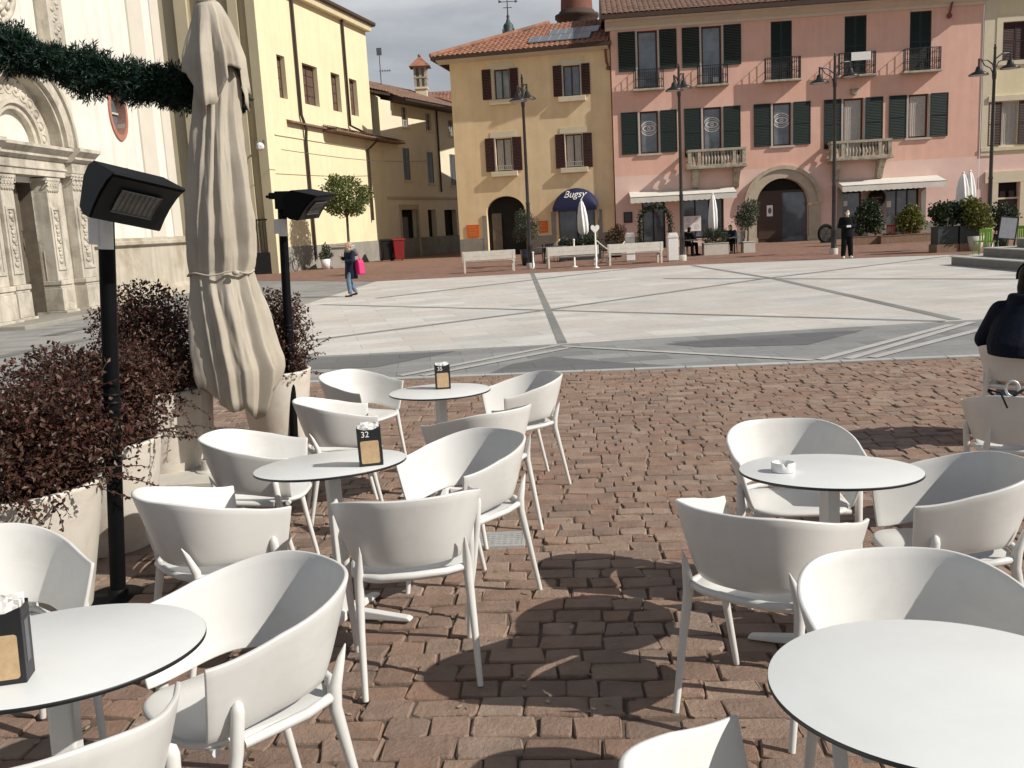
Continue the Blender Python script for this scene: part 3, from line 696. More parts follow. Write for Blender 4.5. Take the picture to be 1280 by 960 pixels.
# ---- folded parasol
UB = G(262, 594); UB.z = gz(UB.y); UY = UB.y
t = thing('folded_parasol', 'tall closed beige canvas parasol tied at the waist between the planters', 'parasol', UB)
def lp_(px, py): return AY(px, py, UY)-UB
b = MB(); b.tube([(0, 0, .02), lp_(259, 480), lp_(262, 250), lp_(259, 8)], .042, 18); b.build('pole', M['polebeige'], t)
b = MB(); b.box(-.46, .40, -.36, .36, -.03, .035); b.lathe([(.10, .035), (.10, .045), (.058, .05), (.055, .13), (.045, .13)], 24); b.build('base', M['paleplanter'], t, .006)
def canopy(rows, k, amp, seed, nsub=7):
    "folded cloth: irregular sharp pleats that shift as they fall"
    rn = random.Random(seed); n = 240; b = MB(); rr = []
    wd = [rn.uniform(.4, 1.9) for _ in range(k)]; tot = sum(wd); acc = [0]
    for w in wd: acc.append(acc[-1]+w/tot)
    dp_ = [rn.uniform(.45, 1.25) for _ in range(k)]; sk = [rn.uniform(.25, .75) for _ in range(k)]
    for a, c in zip(rows[:-1], rows[1:]):
        for s_ in range(nsub): f = s_/nsub; rr.append([a[i]+(c[i]-a[i])*f for i in range(len(a))])
    rr.append(list(rows[-1]))
    vs = []; ang = []
    for ri, (py, xl, xr, fa, dp) in enumerate(rr):
        cx = (xl+xr)/2; p = lp_(cx, py); hw = (lp_(xr, py)-lp_(xl, py)).length/2
        for i in range(n):
            u = i/n; uu = (u+.022*math.sin(py*.009+seed)+.018*noise.noise(Vector((u*5, py*.012, seed)))) % 1
            j = max(x for x in range(k) if acc[x] <= uu); g = (uu-acc[j])/(acc[j+1]-acc[j])
            tri = g/sk[j] if g < sk[j] else (1-g)/(1-sk[j])
            fold = (tri**1.25*(.8+.2*math.sin(py*.02+j)))*dp_[j]
            wr = .10*noise.noise(Vector((u*22, py*.022, seed)))+.05*noise.noise(Vector((u*60, py*.05, seed+3)))
            rad = 1+amp*fa*(fold-.75)+fa*wr*.55
            a = 2*math.pi*u
            vs.append((p.x+hw*rad*math.cos(a), p.y+hw*dp*rad*math.sin(a), p.z))
    m = len(rr)
    b.add(vs, [(r_*n+i, r_*n+(i+1) % n, (r_+1)*n+(i+1) % n, (r_+1)*n+i) for r_ in range(m-1) for i in range(n)], 0, True)
    return b, vs[:n], vs[-n:], n
def hem_ring(b, bot, n, f):
    prev = list(bot); cxm = sum(p[0] for p in bot)/n; cym = sum(p[1] for p in bot)/n
    for s_ in range(1, 5):
        cur = []
        for i, (x, y, z) in enumerate(bot):
            dz, k = f(2*math.pi*i/n); t_ = s_/4; q_ = 1-(1-k)*t_**1.5
            cur.append((cxm+(x-cxm)*q_, cym+(y-cym)*q_, z-dz*t_))
        b.add(prev+cur, [(i, (i+1) % n, n+(i+1) % n, n+i) for i in range(n)], 0, True); prev = cur
rows = [(60, 249, 280, .5, .9), (100, 243, 298, .8, .85), (150, 241, 300, 1, .85), (200, 236, 307, 1.0, .85), (250, 231, 314, 1.0, .8), (295, 230, 319, 1.0, .75), (322, 232, 318, .9, .65), (340, 235, 314, .75, .55), (350, 236, 316, .8, .58), (385, 237, 328, 1, .68), (430, 240, 342, 1.05, .7), (462, 243, 353, 1.05, .7)]
b, _, bot, n = canopy(rows, 10, .34, 5)
hem_ring(b, bot, n, lambda a: (.10+.20*max(0, math.cos(a+.9))**1.5+.09*abs(math.sin(a*2.5)), .92-.30*max(0, math.cos(a+.2))))
o = b.build('canopy', M['canvas'], t, weld=True)
sf = o.modifiers.new('Solidify', 'SOLIDIFY'); sf.thickness = .004
rows = [(4, 246, 273, 0, .9), (9, 243, 277, .15, .9), (24, 240, 286, .4, .9), (50, 233, 297, .8, .9), (72, 228, 305, 1.1, .9)]
b, top, bot, n = canopy(rows, 9, .30, 2)
hem_ring(b, bot, n, lambda a: (.06+.30*max(0, math.sin(a*1.5+.9))**2*(1 if math.sin(a) < .3 else .5)+.05*abs(math.sin(a*4)), 1.06))
b.add(list(top), [tuple(range(n))], 0, False)
o = b.build('top_flap', M['canvas'], t, weld=True); sf = o.modifiers.new('Solidify', 'SOLIDIFY'); sf.thickness = .004
b = MB(); p = lp_(276, 341); ring = [(p.x+.245*math.cos(2*math.pi*i/40), p.y+.165*math.sin(2*math.pi*i/40), p.z+.012*math.sin(i*.8)) for i in range(41)]
b.tube(ring, .012, 8, cap=False, flat=.5); b.ball((lp_(302, 341).x, p.y-.155, p.z), (.028, .02, .022)); b.build('tie_strap', M['canvas'], t)
b = MB(); b.lathe([(.05, 0), (.085, .012), (.06, .03), (.0, .04)], 20, lp_(259, 6)); b.build('finial', M['canvas'], t)

# ---- planters with dark red shrubs
def leaf_cloud(mb, blobs, n, L, w, rn, droop=0, shell=.5, mi=0):
    vol = [b_[1][0]*b_[1][1]*b_[1][2] for b_ in blobs]; tot = sum(vol)
    for (c, r_), v in zip(blobs, vol):
        for _ in range(int(n*v/tot)):
            d = Vector((rn.gauss(0, 1), rn.gauss(0, 1), rn.gauss(0, 1))).normalized(); k = rn.random()**shell
            k *= 1+.22*noise.noise(Vector(c)*3+d*2.3)
            p = (c[0]+d.x*r_[0]*k, c[1]+d.y*r_[1]*k, c[2]+d.z*r_[2]*k)
            dd = d*.7+Vector((rn.gauss(0, 1), rn.gauss(0, 1), rn.gauss(0, 1)-droop))
            s_ = rn.uniform(.6, 1.35); mb.leaf(p, L*s_, w*s_, rn, mi, d=dd)
def sprigs(mb, tw, base, n, rmin, rmax, L, w, rn, droop=.4, every=.035):
    "thin arching twigs with leaves along them"
    for _ in range(n):
        a = rn.uniform(0, 2*math.pi); e_ = rn.uniform(.15, 1.3); d = Vector((math.cos(a)*math.cos(e_), math.sin(a)*math.cos(e_), math.sin(e_)))
        ln = rn.uniform(rmin, rmax); p = Vector(base)+Vector((rn.uniform(-.12, .12), rn.uniform(-.12, .12), 0)); path = [p.copy()]; k = max(4, int(ln/every))
        for i in range(k):
            d = (d+Vector((rn.gauss(0, .10), rn.gauss(0, .10), -droop*every*1.6+rn.gauss(0, .06)))).normalized(); p = p+d*every; path.append(p.copy())
            if i > k*.35:
                for _ in range(2): s_ = rn.uniform(.7, 1.25); mb.leaf(p, L*s_, w*s_, rn, d=d*.5+Vector((rn.gauss(0, .8), rn.gauss(0, .8), rn.gauss(0, .7)-.15)))
        tw.tube([path[i] for i in range(0, len(path), 3)] if len(path) > 6 else path, .0025, 4, cap=False)
def red_planter(loc, rt_, rb, h, blobs, n, nsp, lab, seed, plab=None):
    t = thing('planter_pot', lab, 'planter', loc, 0, 'cream planters with dark red shrubs'); rn = random.Random(seed)
    b = MB(); b.lathe([(.0, 0), (rb, 0), (rb+.006, .01), (rt_, h-.02), (rt_+.004, h-.006), (rt_-.002, h), (rt_-.028, h), (rt_-.03, h-.012), (rt_-.05, h-.07)], 56, cap=False)
    b.build('pot', M['pot'], t)
    b = MB(); b.lathe([(rt_-.048, h-.07), (.0, h-.05)], 30, cap=False); b.build('soil', M['soil'], t)
    b = MB(); tw = MB()
    leaf_cloud(b, blobs, int(n*1.7), .031, .0088, rn, .3, .5); sprigs(b, tw, (0, 0, h-.05), int(nsp*1.3), .3, .8, .028, .0078, rn, every=.028)
    f = b.build('shrub', M['redleaf'], t); tw.build('twigs', M['twig'], f)
    return t
q = G(50, 742); P1 = Vector((-2.42, 4.36, gz(4.36)))
red_planter(P1, .39, .26, .66, [((-.02, 0, .82), (.44, .40, .30)), ((-.24, -.1, .78), (.32, .30, .26)), ((.2, .05, .88), (.34, .34, .30)), ((.0, -.3, .70), (.34, .16, .22))], 8500, 130, 'big cream foreground pot with a wide dark red shrub spilling over it', 11)
P2 = Vector((-2.50, 5.45, gz(5.45)))
red_planter(P2, .36, .25, .66, [((0, 0, .85), (.44, .42, .34)), ((.16, .05, 1.0), (.26, .28, .26)), ((-.2, 0, .95), (.34, .34, .3))], 8500, 90, 'cream pot with dark red shrub directly behind the nearer heater post', 12)
P3 = Vector((-2.82, 7.35, gz(7.35)))
red_planter(P3, .35, .25, .68, [((0, 0, .95), (.42, .42, .36)), ((-.05, .05, 1.25), (.36, .36, .30)), ((-.28, 0, 1.18), (.24, .24, .24)), ((.1, -.1, .85), (.34, .34, .22))], 8500, 110, 'cream pot with a tall dark red shrub left behind the folded parasol', 13)
P4 = Vector((-2.16, 8.35, gz(8.35)))
red_planter(P4, .33, .24, .64, [((0, 0, .85), (.36, .36, .32)), ((.08, .05, 1.12), (.28, .28, .26)), ((.10, -.1, .7), (.24, .24, .2))], 5200, 34, 'cream pot with a thin dark shrub right behind the folded parasol', 14)

# ---- fir garland hung behind the parasol
P = [AY(-140, 20, UY+.25), AY(-60, 42, UY+.25), AY(10, 62, UY+.24), AY(80, 83, UY+.22), AY(150, 100, UY+.2), AY(215, 108, UY+.18), AY(262, 116, UY+.16), AY(306, 127, UY+.14)]
t = thing('fir_garland', 'thick dark green fir garland stretched from the folded parasol to the upper left', 'garland', P[4]); rn = random.Random(21)
b = MB(); ws = MB()
loc = [p-P[4] for p in P]
for a, c, ra, rb in zip(loc[:-1], loc[1:], [.165, .165, .17, .165, .16, .145, .07], [.165, .17, .165, .16, .145, .10, .05]):
    dd = (c-a); m_ = int(dd.length*1250)
    for _ in range(m_):
        f = rn.random(); p = a+dd*f; r_ = (ra+(rb-ra)*f)*(1+.55*noise.noise((P[4]+p)*5.5))
        v = Vector((rn.gauss(0, 1), rn.gauss(0, 1), rn.gauss(0, 1))); v -= dd.normalized()*v.dot(dd.normalized())*.8; v.normalize()
        l_ = r_*rn.uniform(.75, 1.12); st = p+v*l_*.15
        # one fir sprig: a stem with needles to both sides
        for k in range(9):
            g = .2+.8*k/8; pp = st.lerp(p+v*l_, g)
            for sg in (-1, 1):
                nd = v*.8+Vector((rn.gauss(0, .6), rn.gauss(0, .6), rn.gauss(0, .6))); b.leaf(pp, .046*rn.uniform(.7, 1.2), .0045, rn, d=nd)
for _ in range(60):
    f = rn.random()*5; i = int(f); p = loc[i].lerp(loc[i+1], f-i); v = Vector((rn.gauss(0, 1), rn.gauss(0, 1), rn.gauss(0, 1))).normalized(); ws.ball(p+v*.15, .006, 6, 4)
ws.tube(loc, .012, 6); b.tube(loc, [.085, .085, .085, .085, .085, .075, .05, .02], 10)
f = b.build('fir_needles', M['fir'], t); ws.build('wire_and_bulbs', M['greymetal'], t)

# dead leaves, crumbs and cigarette ends lying between the setts
b = MB(); rn = random.Random(77)
for _ in range(900):
    y = rn.uniform(2.2, 11); x = rn.uniform(-.62*y-.3, .62*y+.3)
    if y > edgeY(x)-.2: continue
    a = rn.uniform(0, 6.28); l_ = rn.uniform(.006, .022); w_ = l_*rn.uniform(.25, .7); z = gz(y)+.0035; c_, s_ = math.cos(a), math.sin(a)
    b.add([(x+l_*c_, y+l_*s_, z+rn.uniform(0, .004)), (x-w_*s_, y+w_*c_, z+.003), (x-l_*c_, y-l_*s_, z+rn.uniform(0, .004)), (x+w_*s_, y-w_*c_, z+.001)], [(0, 1, 2, 3)])
o = b.build('dead_leaves', ramp_island('dry_leaf_bits', [(.20, .13, .06), (.32, .24, .13), (.12, .075, .04), (.42, .36, .27), (.09, .06, .035)], .8, 0, 20, bump=0))
tag(o, 'small dry leaf bits and crumbs scattered on the terrace stones', 'litter', kind='stuff')
# ------------------------------------------------------------------ church front on the left
CW = Wall((-12.7, 23.2), (-11.95, 34.7))
A0 = -7.5
t = thing('church', 'white rendered church front with a carved marble portal and round window', 'church', (CW.A.x, CW.A.y, 0), CW.rz); CHU = t
PX = 1.47   # portal axis
def ch(name, mb, m, par=None, bev=0): return mb.build(name, m, par or t, bev)
b = MB(); Lw = 11.72
ell = [(7.72+.50*math.cos(2*math.pi*i/28), 6.05+.72*math.sin(2*math.pi*i/28)) for i in range(28)]
wall_mesh(b, [(A0, 2.06), (PX-.7, 2.06), (PX-.7, 3.6), (PX+.7, 3.6), (PX+.7, 2.06), (Lw, 2.06), (Lw, 16), (A0, 16)], [ell], .5)
ch('front_wall', b, [M['churchwhite'], M['dark']])
b = MB(); wall_mesh(b, rectloop(A0, PX-.75, -.2, 1.80), [], .5, y=-.10); ch('stone_plinth', b, [M['plinthstone'], M['dark']])
b = MB(); wall_mesh(b, rectloop(PX+.75, Lw+.05, -.2, 1.80), [], .5, y=-.10); ch('stone_plinth', b, [M['plinthstone'], M['dark']])
b = MB(); b.box(PX-.8, PX+.8, .62, .66, -.1, 3.9); b.box(PX-.9, PX-.70, .0, .62, -.1, 3.6); b.box(PX+.70, PX+.9, .0, .62, -.1, 3.6); b.box(PX-.9, PX+.9, .02, .62, 3.60, 3.9); ch('door_recess', b, M['doorwood'])
for x0, x1 in ((A0, PX-2.65), (PX+2.65, Lw+.1)):
    b = MB()
    b.prism([(-.10, 1.80), (-.24, 1.84), (-.24, 1.93), (-.16, 1.97), (-.16, 2.03), (-.06, 2.06), (.3, 2.06), (.3, 1.80)], x0, x1, 'x')
    b.prism([(-.10, -.1), (-.30, -.1), (-.30, .28), (-.10, .42)], x0, x1, 'x')
    ch('plinth_moulding', b, M['plinthstone'])
for x0, x1, d_ in ((9.15, 10.25, -.07), (4.15, 4.75, -.07), (11.0, Lw, -.05)): b = MB(); b.box(x0, x1, d_, .1, 2.065, 16); ch('wall_pilaster', b, M['churchstrip'])
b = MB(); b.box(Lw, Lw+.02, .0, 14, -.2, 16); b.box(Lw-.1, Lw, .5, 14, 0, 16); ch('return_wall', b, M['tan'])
# round window with a marble ring and bars
ring = lambda f: [(7.72+.50*f*math.cos(2*math.pi*i/28), 6.05+.72*f*math.sin(2*math.pi*i/28)) for i in range(28)]
b = MB(); o_, i_ = ring(1.24), ring(1.0); n = 28
vs = [(p[0], -.05, p[1]) for p in o_]+[(p[0], -.05, p[1]) for p in i_]+[(p[0], .0, p[1]) for p in o_]+[(p[0], .3, p[1]) for p in i_]
b.add(vs, [(i, (i+1) % n, n+(i+1) % n, n+i) for i in range(n)]+[(i, 2*n+i, 2*n+(i+1) % n, (i+1) % n) for i in range(n)]+[(n+i, n+(i+1) % n, 3*n+(i+1) % n, 3*n+i) for i in range(n)])
rw = ch('round_window', b, M['rosette'])
b = MB(); b.prism(ring(.99), .26, .28, 'y'); b.build('pane', M['glass'], rw)
b = MB(); b.box(7.69, 7.75, .2, .25, 5.35, 6.75); b.box(7.24, 7.68, .2, .25, 6.02, 6.08); b.box(7.76, 8.2, .2, .25, 6.02, 6.08); b.build('glazing_bars', M['whiteframe'], rw)
# portal
def capital(mb, x, y0, y1, hw, z0, z1):
    "carved leaf capital of a flat pilaster"
    rn = random.Random(int(x*100)+7)
    mb.box(x-hw, x+hw, y0, y1, z0, z1-.07); mb.box(x-hw*1.22, x+hw*1.22, y0-.07, y1, z1-.07, z1)
    for zz, k, r_ in ((z0+.07, 5, .06), (z0+.19, 4, .065), (z1-.13, 5, .055)):
        for i in range(k):
            xx = x-hw+2*hw*(i+.5)/k; mb.ball((xx, y0-.01-.03*(zz-z0), zz), (hw*.9/k, .05, r_*1.2), 8, 6); mb.ball((xx, y0-.05, zz+.04), (hw*.5/k, .03, .025), 6, 5)
    for sx in (-1, 1): mb.tube([(x+sx*(hw*1.1+.05*math.cos(a)), y0-.04, z1-.14+.05*math.sin(a)) for a in [k*.7 for k in range(9)]], .018, 6, cap=False)
def pilaster(name, x, hw, y0, y1, z1, zc):
    mb = MB(); mb.box(x-hw, x+hw, y0, y1, .98, z1)
    for z0_, z1_ in ((1.25, 2.95),):      # raised frame round a sunk panel
        mb.box(x-hw*.78, x-hw*.55, y0-.035, y0, z0_, z1_); mb.box(x+hw*.55, x+hw*.78, y0-.035, y0, z0_, z1_); mb.box(x-hw*.55, x+hw*.55, y0-.035, y0, z1_-.09, z1_); mb.box(x-hw*.55, x+hw*.55, y0-.035, y0, z0_, z0_+.09)
    mb.box(x-hw*1.18, x+hw*1.18, y0-.10, y1, .86, .98); mb.box(x-hw*1.10, x+hw*1.10, y0-.06, y1, .78, .86); mb.box(x-hw*1.14, x+hw*1.14, y0-.09, y1, .16, .78); mb.box(x-hw*1.26, x+hw*1.26, y0-.17, y1, -.1, .16)
    p_ = ch(name, mb, M['marble'], bev=.015)
    mb = MB(); capital(mb, x, y0, y1, hw, z1, zc); mb.build('capital', M['marble'], p_)
    mb = MB()
    for i in range(7): zz = 1.5+.2*i; mb.ball((x+.03*math.sin(i*2.2)*hw*4, y0-.01, zz), (hw*.38, .03, .075), 8, 6); mb.ball((x-.04*math.sin(i*2.2)*hw*4, y0-.02, zz+.1), (hw*.16, .03, .04), 6, 5)
    mb.build('carved_relief', M['marble'], p_)
for sx in (-1, 1):
    pilaster('outer_pilaster', PX+sx*2.17, .40, -.58, .05, 3.40, 3.86)
    pilaster('inner_pilaster', PX+sx*1.04, .27, -.40, .30, 3.34, 3.72)
    mb = MB(); x0, x1 = sorted((PX+sx*1.33, PX+sx*1.74)); mb.box(x0, x1, -.30, .05, -.1, 3.74); ch('pier_return', mb, M['marble'])
mb = MB(); mb.box(PX-1.75, PX+1.75, -.46, .2, 3.75, 4.16); mb.box(PX-1.75, PX+1.75, -.50, -.46, 3.92, 3.98)
for sx in (-1, 1): x0, x1 = sorted((PX+sx*1.751, PX+sx*2.62)); mb.box(x0, x1, -.66, .2, 3.87, 4.16)
ch('entablature', mb, M['marble'], bev=.012)
mb = MB(); mb.prism([(-.48, 4.161), (-.56, 4.22), (-.60, 4.24), (-.60, 4.30), (-.74, 4.42), (-.78, 4.44), (-.78, 4.52), (-.2, 4.58), (.1, 4.58), (.1, 4.161)], PX-1.70, PX+1.70, 'x')
for sx in (-1, 1): x0, x1 = sorted((PX+sx*1.701, PX+sx*2.82)); mb.prism([(-.68, 4.161), (-.76, 4.22), (-.80, 4.24), (-.80, 4.30), (-.94, 4.42), (-.98, 4.44), (-.98, 4.53), (-.2, 4.59), (.1, 4.59), (.1, 4.161)], x0, x1, 'x')
ch('portal_cornice', mb, M['marble'])
def archivolt(r0, r1, y0, y1, zc, name, m, sq=1.0):
    mb = MB(); n = 44
    po, pi_ = [(PX+r1*math.cos(math.pi*i/n), zc+sq*r1*math.sin(math.pi*i/n)) for i in range(n+1)], [(PX+r0*math.cos(math.pi*i/n), zc+sq*r0*math.sin(math.pi*i/n)) for i in range(n+1)]; k = n+1
    vs = [(p[0], y0, p[1]) for p in po]+[(p[0], y0, p[1]) for p in pi_]+[(p[0], y1, p[1]) for p in po]+[(p[0], y1, p[1]) for p in pi_]
    mb.add(vs, [(i, k+i, k+i+1, i+1) for i in range(n)]+[(i, i+1, 2*k+i+1, 2*k+i) for i in range(n)]+[(k+i, 3*k+i, 3*k+i+1, k+i+1) for i in range(n)])
    return ch(name, mb, m)
zA = 4.58
archivolt(1.78, 2.10, -.62, .05, zA, 'outer_arch', M['marble']); archivolt(2.10, 2.20, -.70, .05, zA, 'arch_moulding', M['marble']); archivolt(2.20, 2.34, -.56, .05, zA, 'arch_moulding', M['marble']); archivolt(1.70, 1.78, -.50, .05, zA, 'arch_moulding', M['marble'])
archivolt(1.08, 1.70, -.16, .05, zA, 'arch_frieze', M['marble']); archivolt(.98, 1.08, -.30, .05, zA, 'inner_moulding', M['marble']); archivolt(.84, .98, -.22, .05, zA, 'inner_arch', M['marble'])
mb = MB(); mb.prism(arc(PX, zA, .84, 0, math.pi, 24), -.05, .02, 'y'); ch('tympanum', mb, M['churchwhite'])
mb = MB(); rn = random.Random(4)
for i in range(13):
    a = math.pi*(i+.5)/13; cx_, cz_ = PX+1.39*math.cos(a), zA+1.39*math.sin(a)
    mb.tube([(cx_+.16*math.cos(2*math.pi*k/16), -.165, cz_+.16*math.sin(2*math.pi*k/16)) for k in range(17)], .022, 6, cap=False); mb.ball((cx_, -.165, cz_), (.07, .05, .08), 8, 6)
ch('frieze_rosettes', mb, M['marble'])
for sx in (-1, 1):
    mb = MB(); x = PX+sx*2.35; mb.box(x-.40, x+.40, -.42, 0, 6.9, 12)
    for i in range(22): mb.ball((x+.16*math.sin(i*1.9), -.42, 7.1+.2*i), (.11, .045, .07), 7, 5); mb.ball((x-.14*math.sin(i*1.9), -.42, 7.2+.2*i), (.07, .04, .05), 6, 5)
    ch('carved_pilaster', mb, M['marble'])
mb = MB(); n = 40
for rr in (1.05, .75): mb.tube([(PX-.1+rr*math.cos(2*math.pi*i/n), -.10, 8.6+rr*math.sin(2*math.pi*i/n)) for i in range(n+1)], .08, 8, cap=False)
for i in range(18):
    a = 2*math.pi*i/18; mb.ball((PX-.1+.9*math.cos(a), -.08, 8.6+.9*math.sin(a)), .085, 8, 6)
ch('carved_roundel', mb, M['marble'])
mb = MB(); mb.box(PX-1.9, PX+1.9, -.07, -.0, 7.0, 12); ch('carved_panel', mb, M['churchwhite'])
# double door, one leaf shut and one folded back against the jamb
mb = MB(); mb.box(PX-.69, PX-.12, .36, .42, 0, 3.58)
for z in (.4, 1.2, 2.0, 2.8): mb.box(PX-.62, PX-.2, .33, .36, z, z+.62)
ch('door', mb, M['doorblue'])
mb = MB(); X = Matrix.Translation((PX+.66, .40, 0)) @ Matrix.Rotation(R(28), 4, 'Z')
mb.box(-.62, 0, -.03, .03, 0, 3.56, X=X)
for z0, z1 in ((.25, .85), (1.0, 1.65), (2.35, 3.35)): mb.box(-.53, -.47, -.055, -.03, z0, z1, X=X); mb.box(-.15, -.09, -.055, -.03, z0, z1, X=X); mb.box(-.47, -.15, -.055, -.03, z1-.06, z1, X=X); mb.box(-.47, -.15, -.055, -.03, z0, z0+.06, X=X)
mb.lathe([(.13, 0), (.17, .03), (.13, .03)], 20, X=X @ Matrix.Translation((-.31, -.03, 2.0)) @ Matrix.Rotation(R(90), 4, 'X'))
ch('door', mb, M['doorwood'])
mb = MB(); mb.box(PX-2.9, PX+2.9, -1.5, -.1, -.1, .10); ch('door_step', mb, M['greystone'], bev=.02)

# ------------------------------------------------------------------ yellow church nave beside it
NA = Wall((-11.84, 48.08), (-7.71, 63.54))
t = thing('church_nave', 'tall cream yellow nave wall with four dark windows and a low lean-to roof', 'church', (NA.A.x, NA.A.y, 0), NA.rz); NV = t
top = NA.P(458, 38)[1]+.2; e1 = NA.P(458, 60)[0]; e2 = NA.P(490, 200)[0]; zr = 7.75
hol = []
for q_ in ((345, 67, 360, 124), (377, 78, 400, 134), (413, 91, 428, 143), (436, 99, 449, 147)):
    a = NA.P(q_[0], q_[1]); c_ = NA.P(q_[2], q_[3]); hol.append((a[0], c_[0]))
zt_, zb_ = NA.P(377, 78)[1], NA.P(400, 134)[1]
hl = [rectloop(a, c_, zb_, zt_) for a, c_ in hol]
b = MB(); wall_mesh(b, rectloop(.35, e1, zr, top), hl, .38); b.build('upper_wall', [M['cream'], M['dark']], t)
b = MB(); b.add([(.35, 0, 1.30), (e2, 0, 1.30), (e2, 0, zr), (.35, 0, zr)], [(0, 1, 2, 3)]); b.add([(e2, 0, 0), (e2, 9, 0), (e2, 9, zr), (e2, 0, zr)], [(0, 1, 2, 3)]); b.add([(e1, 0, zr), (e1, 9, zr), (e1, 9, top), (e1, 0, top)], [(0, 1, 2, 3)]); b.build('lower_wall', M['cream'], t)
b = MB(); b.box(.4, e2+.05, -.06, .05, -.2, 1.30); b.build('stone_plinth', M['greystone'], t)
for a, c_ in hol:
    o = window(t, a, c_, zb_, zt_, M['brownframe'], .25, 2, 4, pane=M['brownpanel'])
b = MB(); b.prism([(-.55, top-.02), (-.62, top+.05), (-.62, top+.20), (.2, top+.42), (8, top+2.6), (8, top-.02)], -.4, e1+.3, 'x'); b.build('roof', M['eaves'], t)
b = MB(); b.prism([(-.35, top-.32), (-.45, top-.02), (0.02, top-.02), (.02, top-.32)], .35, e1+.1, 'x'); b.build('eaves_cornice', M['cream'], t)
l0 = NA.P(402, 150)[0]
b = MB(); tiles(b, l0, e2+.5, -.85, zr+.02, .30, .9, .3, mi=0); b.box(l0, e2+.5, -.87, .0, zr-.10, zr-.01); b.build('lean_to_roof', M['tiledark'], t)
b = MB(); b.prism([(-.3, zr+.02), (-.3, zr+.09), (0, zr+.2), (0, zr+.02)], NA.P(358, 150)[0], l0, 'x'); b.build('string_course_roof', M['tiledark'], t)
b = MB(); b.box(1.2, e2, -.06, .02, zr-.72, zr-.66); b.build('string_course', M['cream'], t)
for pts, zs in ((((362, 0), (374, 150)), ((379, 158), (385, 240))), (((426, 26), (434, 152)), ((456, 168), (462, 245)))):
    b = MB(); sa = (NA.P(*pts[0])[0]+NA.P(*pts[1])[0])/2; sb = (NA.P(*zs[0])[0]+NA.P(*zs[1])[0])/2
    b.tube([(sa, -.13, top-.1), (sa, -.13, zr+.55), (sb, -.9 if zs[0][0] > 400 else -.2, zr-.15), (sb, -.13, zr-.75), (sb, -.13, .5 if zs[0][0] < 400 else 2.6)], .085, 8); b.build('downpipe', M['pipe'], t)
# corner pilaster and the shaded wall facing the square
b = MB(); b.box(-.05, .55, -.22, .3, -.1, 17); b.build('corner_pilaster', M['cream'], t)
X_ = Matrix.Rotation(-NA.rz, 4, 'Z')
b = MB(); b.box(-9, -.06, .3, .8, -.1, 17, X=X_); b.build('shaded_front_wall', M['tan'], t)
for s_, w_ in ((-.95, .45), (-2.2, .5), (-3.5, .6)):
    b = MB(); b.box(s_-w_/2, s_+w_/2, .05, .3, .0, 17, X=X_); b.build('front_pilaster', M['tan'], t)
b = MB()
gX = X_
b.box(-2.0, -.12, .0, .06, .0, 1.1, X=gX)
for i in range(13): x = -1.95+i*.15; b.box(x-.015, x+.015, .01, .04, 1.1, 2.75, X=gX)
b.box(-2.0, -.12, .0, .05, 2.72, 2.8, X=gX); b.build('iron_gate', M['iron'], t)
b = MB()
for i in range(3): b.box(-1.85+i*.22, -1.70+i*.22, -.012, -.002, .95, 1.5, X=gX)
b.box(-1.3, -1.13, -.012, -.002, 1.75, 2.15, X=gX); b.box(-1.3, -1.12, -.012, -.002, 1.35, 1.6, X=gX); b.build('white_notice', M['paper'], t)
# flood lamp on the corner
q = AY(325, 183, 47.6); t2 = thing('floodlight', 'small round white floodlight fixed high on the nave corner', 'lamp', q)
b = MB(); b.lathe([(.16, 0), (.2, .02), (.2, .16), (.1, .28)], 20, X=Matrix.Rotation(R(100), 4, 'X') @ Matrix.Rotation(R(15), 4, 'Y')); b.build('lamp_body', M['whitepaint'], t2)
b = MB(); b.lathe([(.0, -.005), (.15, -.005)], 20, X=Matrix.Rotation(R(100), 4, 'X') @ Matrix.Rotation(R(15), 4, 'Y'), cap=False); b.build('lens', M['glass'], t2)
b = MB(); b.box(-.03, .03, .0, .45, .12, .18); b.box(-.22, -.17, -.1, .12, .05, .3); b.box(.17, .22, -.1, .12, .05, .3); b.build('bracket', M['greymetal'], t2)

# ------------------------------------------------------------------ house along the lane
LA = Wall((-7.71, 63.54), (-4.0, 71.6))
t = thing('lane_house', 'pale shaded house along the lane with a sloping brown tiled roof', 'house', (LA.A.x, LA.A.y, 0), LA.rz)
ez = LA.P(535, 137)[1]; Ll = 15.0; s00 = LA.P(489, 130)[0]
wl = []
for px_, ya, yb in ((505, 133, 158), (535, 141, 163), (563, 150, 169)): s_, z1 = LA.P(px_, ya); wl.append((s_-.42, s_+.42, LA.P(px_, yb)[1], z1))
for px_, ya, yb in ((507, 185, 225), (537, 190, 229), (565, 193, 232)): s_, z1 = LA.P(px_, ya); wl.append((s_-.45, s_+.45, LA.P(px_, yb)[1], z1))
dA = LA.rect(503, 262, 523, 322); dB = LA.rect(536, 262, 546, 304); dC = LA.rect(557, 262, 572, 322)
b = MB(); wall_mesh(b, rectloop(0, Ll, -.3, ez+.1), [rectloop(a, c_, z0, z1) for a, c_, z0, z1 in wl]+[rectloop(dA[0], dA[1], 0, dA[3]), rectloop(dB[0], dB[1], dB[2], dB[3]), rectloop(dC[0], dC[1], 0, dC[3])], .4)
b.build('street_wall', [M['lane'], M['dark']], t)
b = MB(); b.prism([(-.02, 0), (7, 0), (7, ez+2.6), (3.0, ez+1.9), (-.02, ez+.2)], -.3, -.02, 'x'); b.build('gable_wall', M['cream'], t)
for a, c_, z0, z1 in wl:
    o = window(t, a, c_, z0, z1, M['whiteframe'], .15, 2, 3)
    b = MB(); b.box(a-.08, c_+.08, -.10, .02, z0-.14, z0-.01); b.build('sill', M['sill'], o)
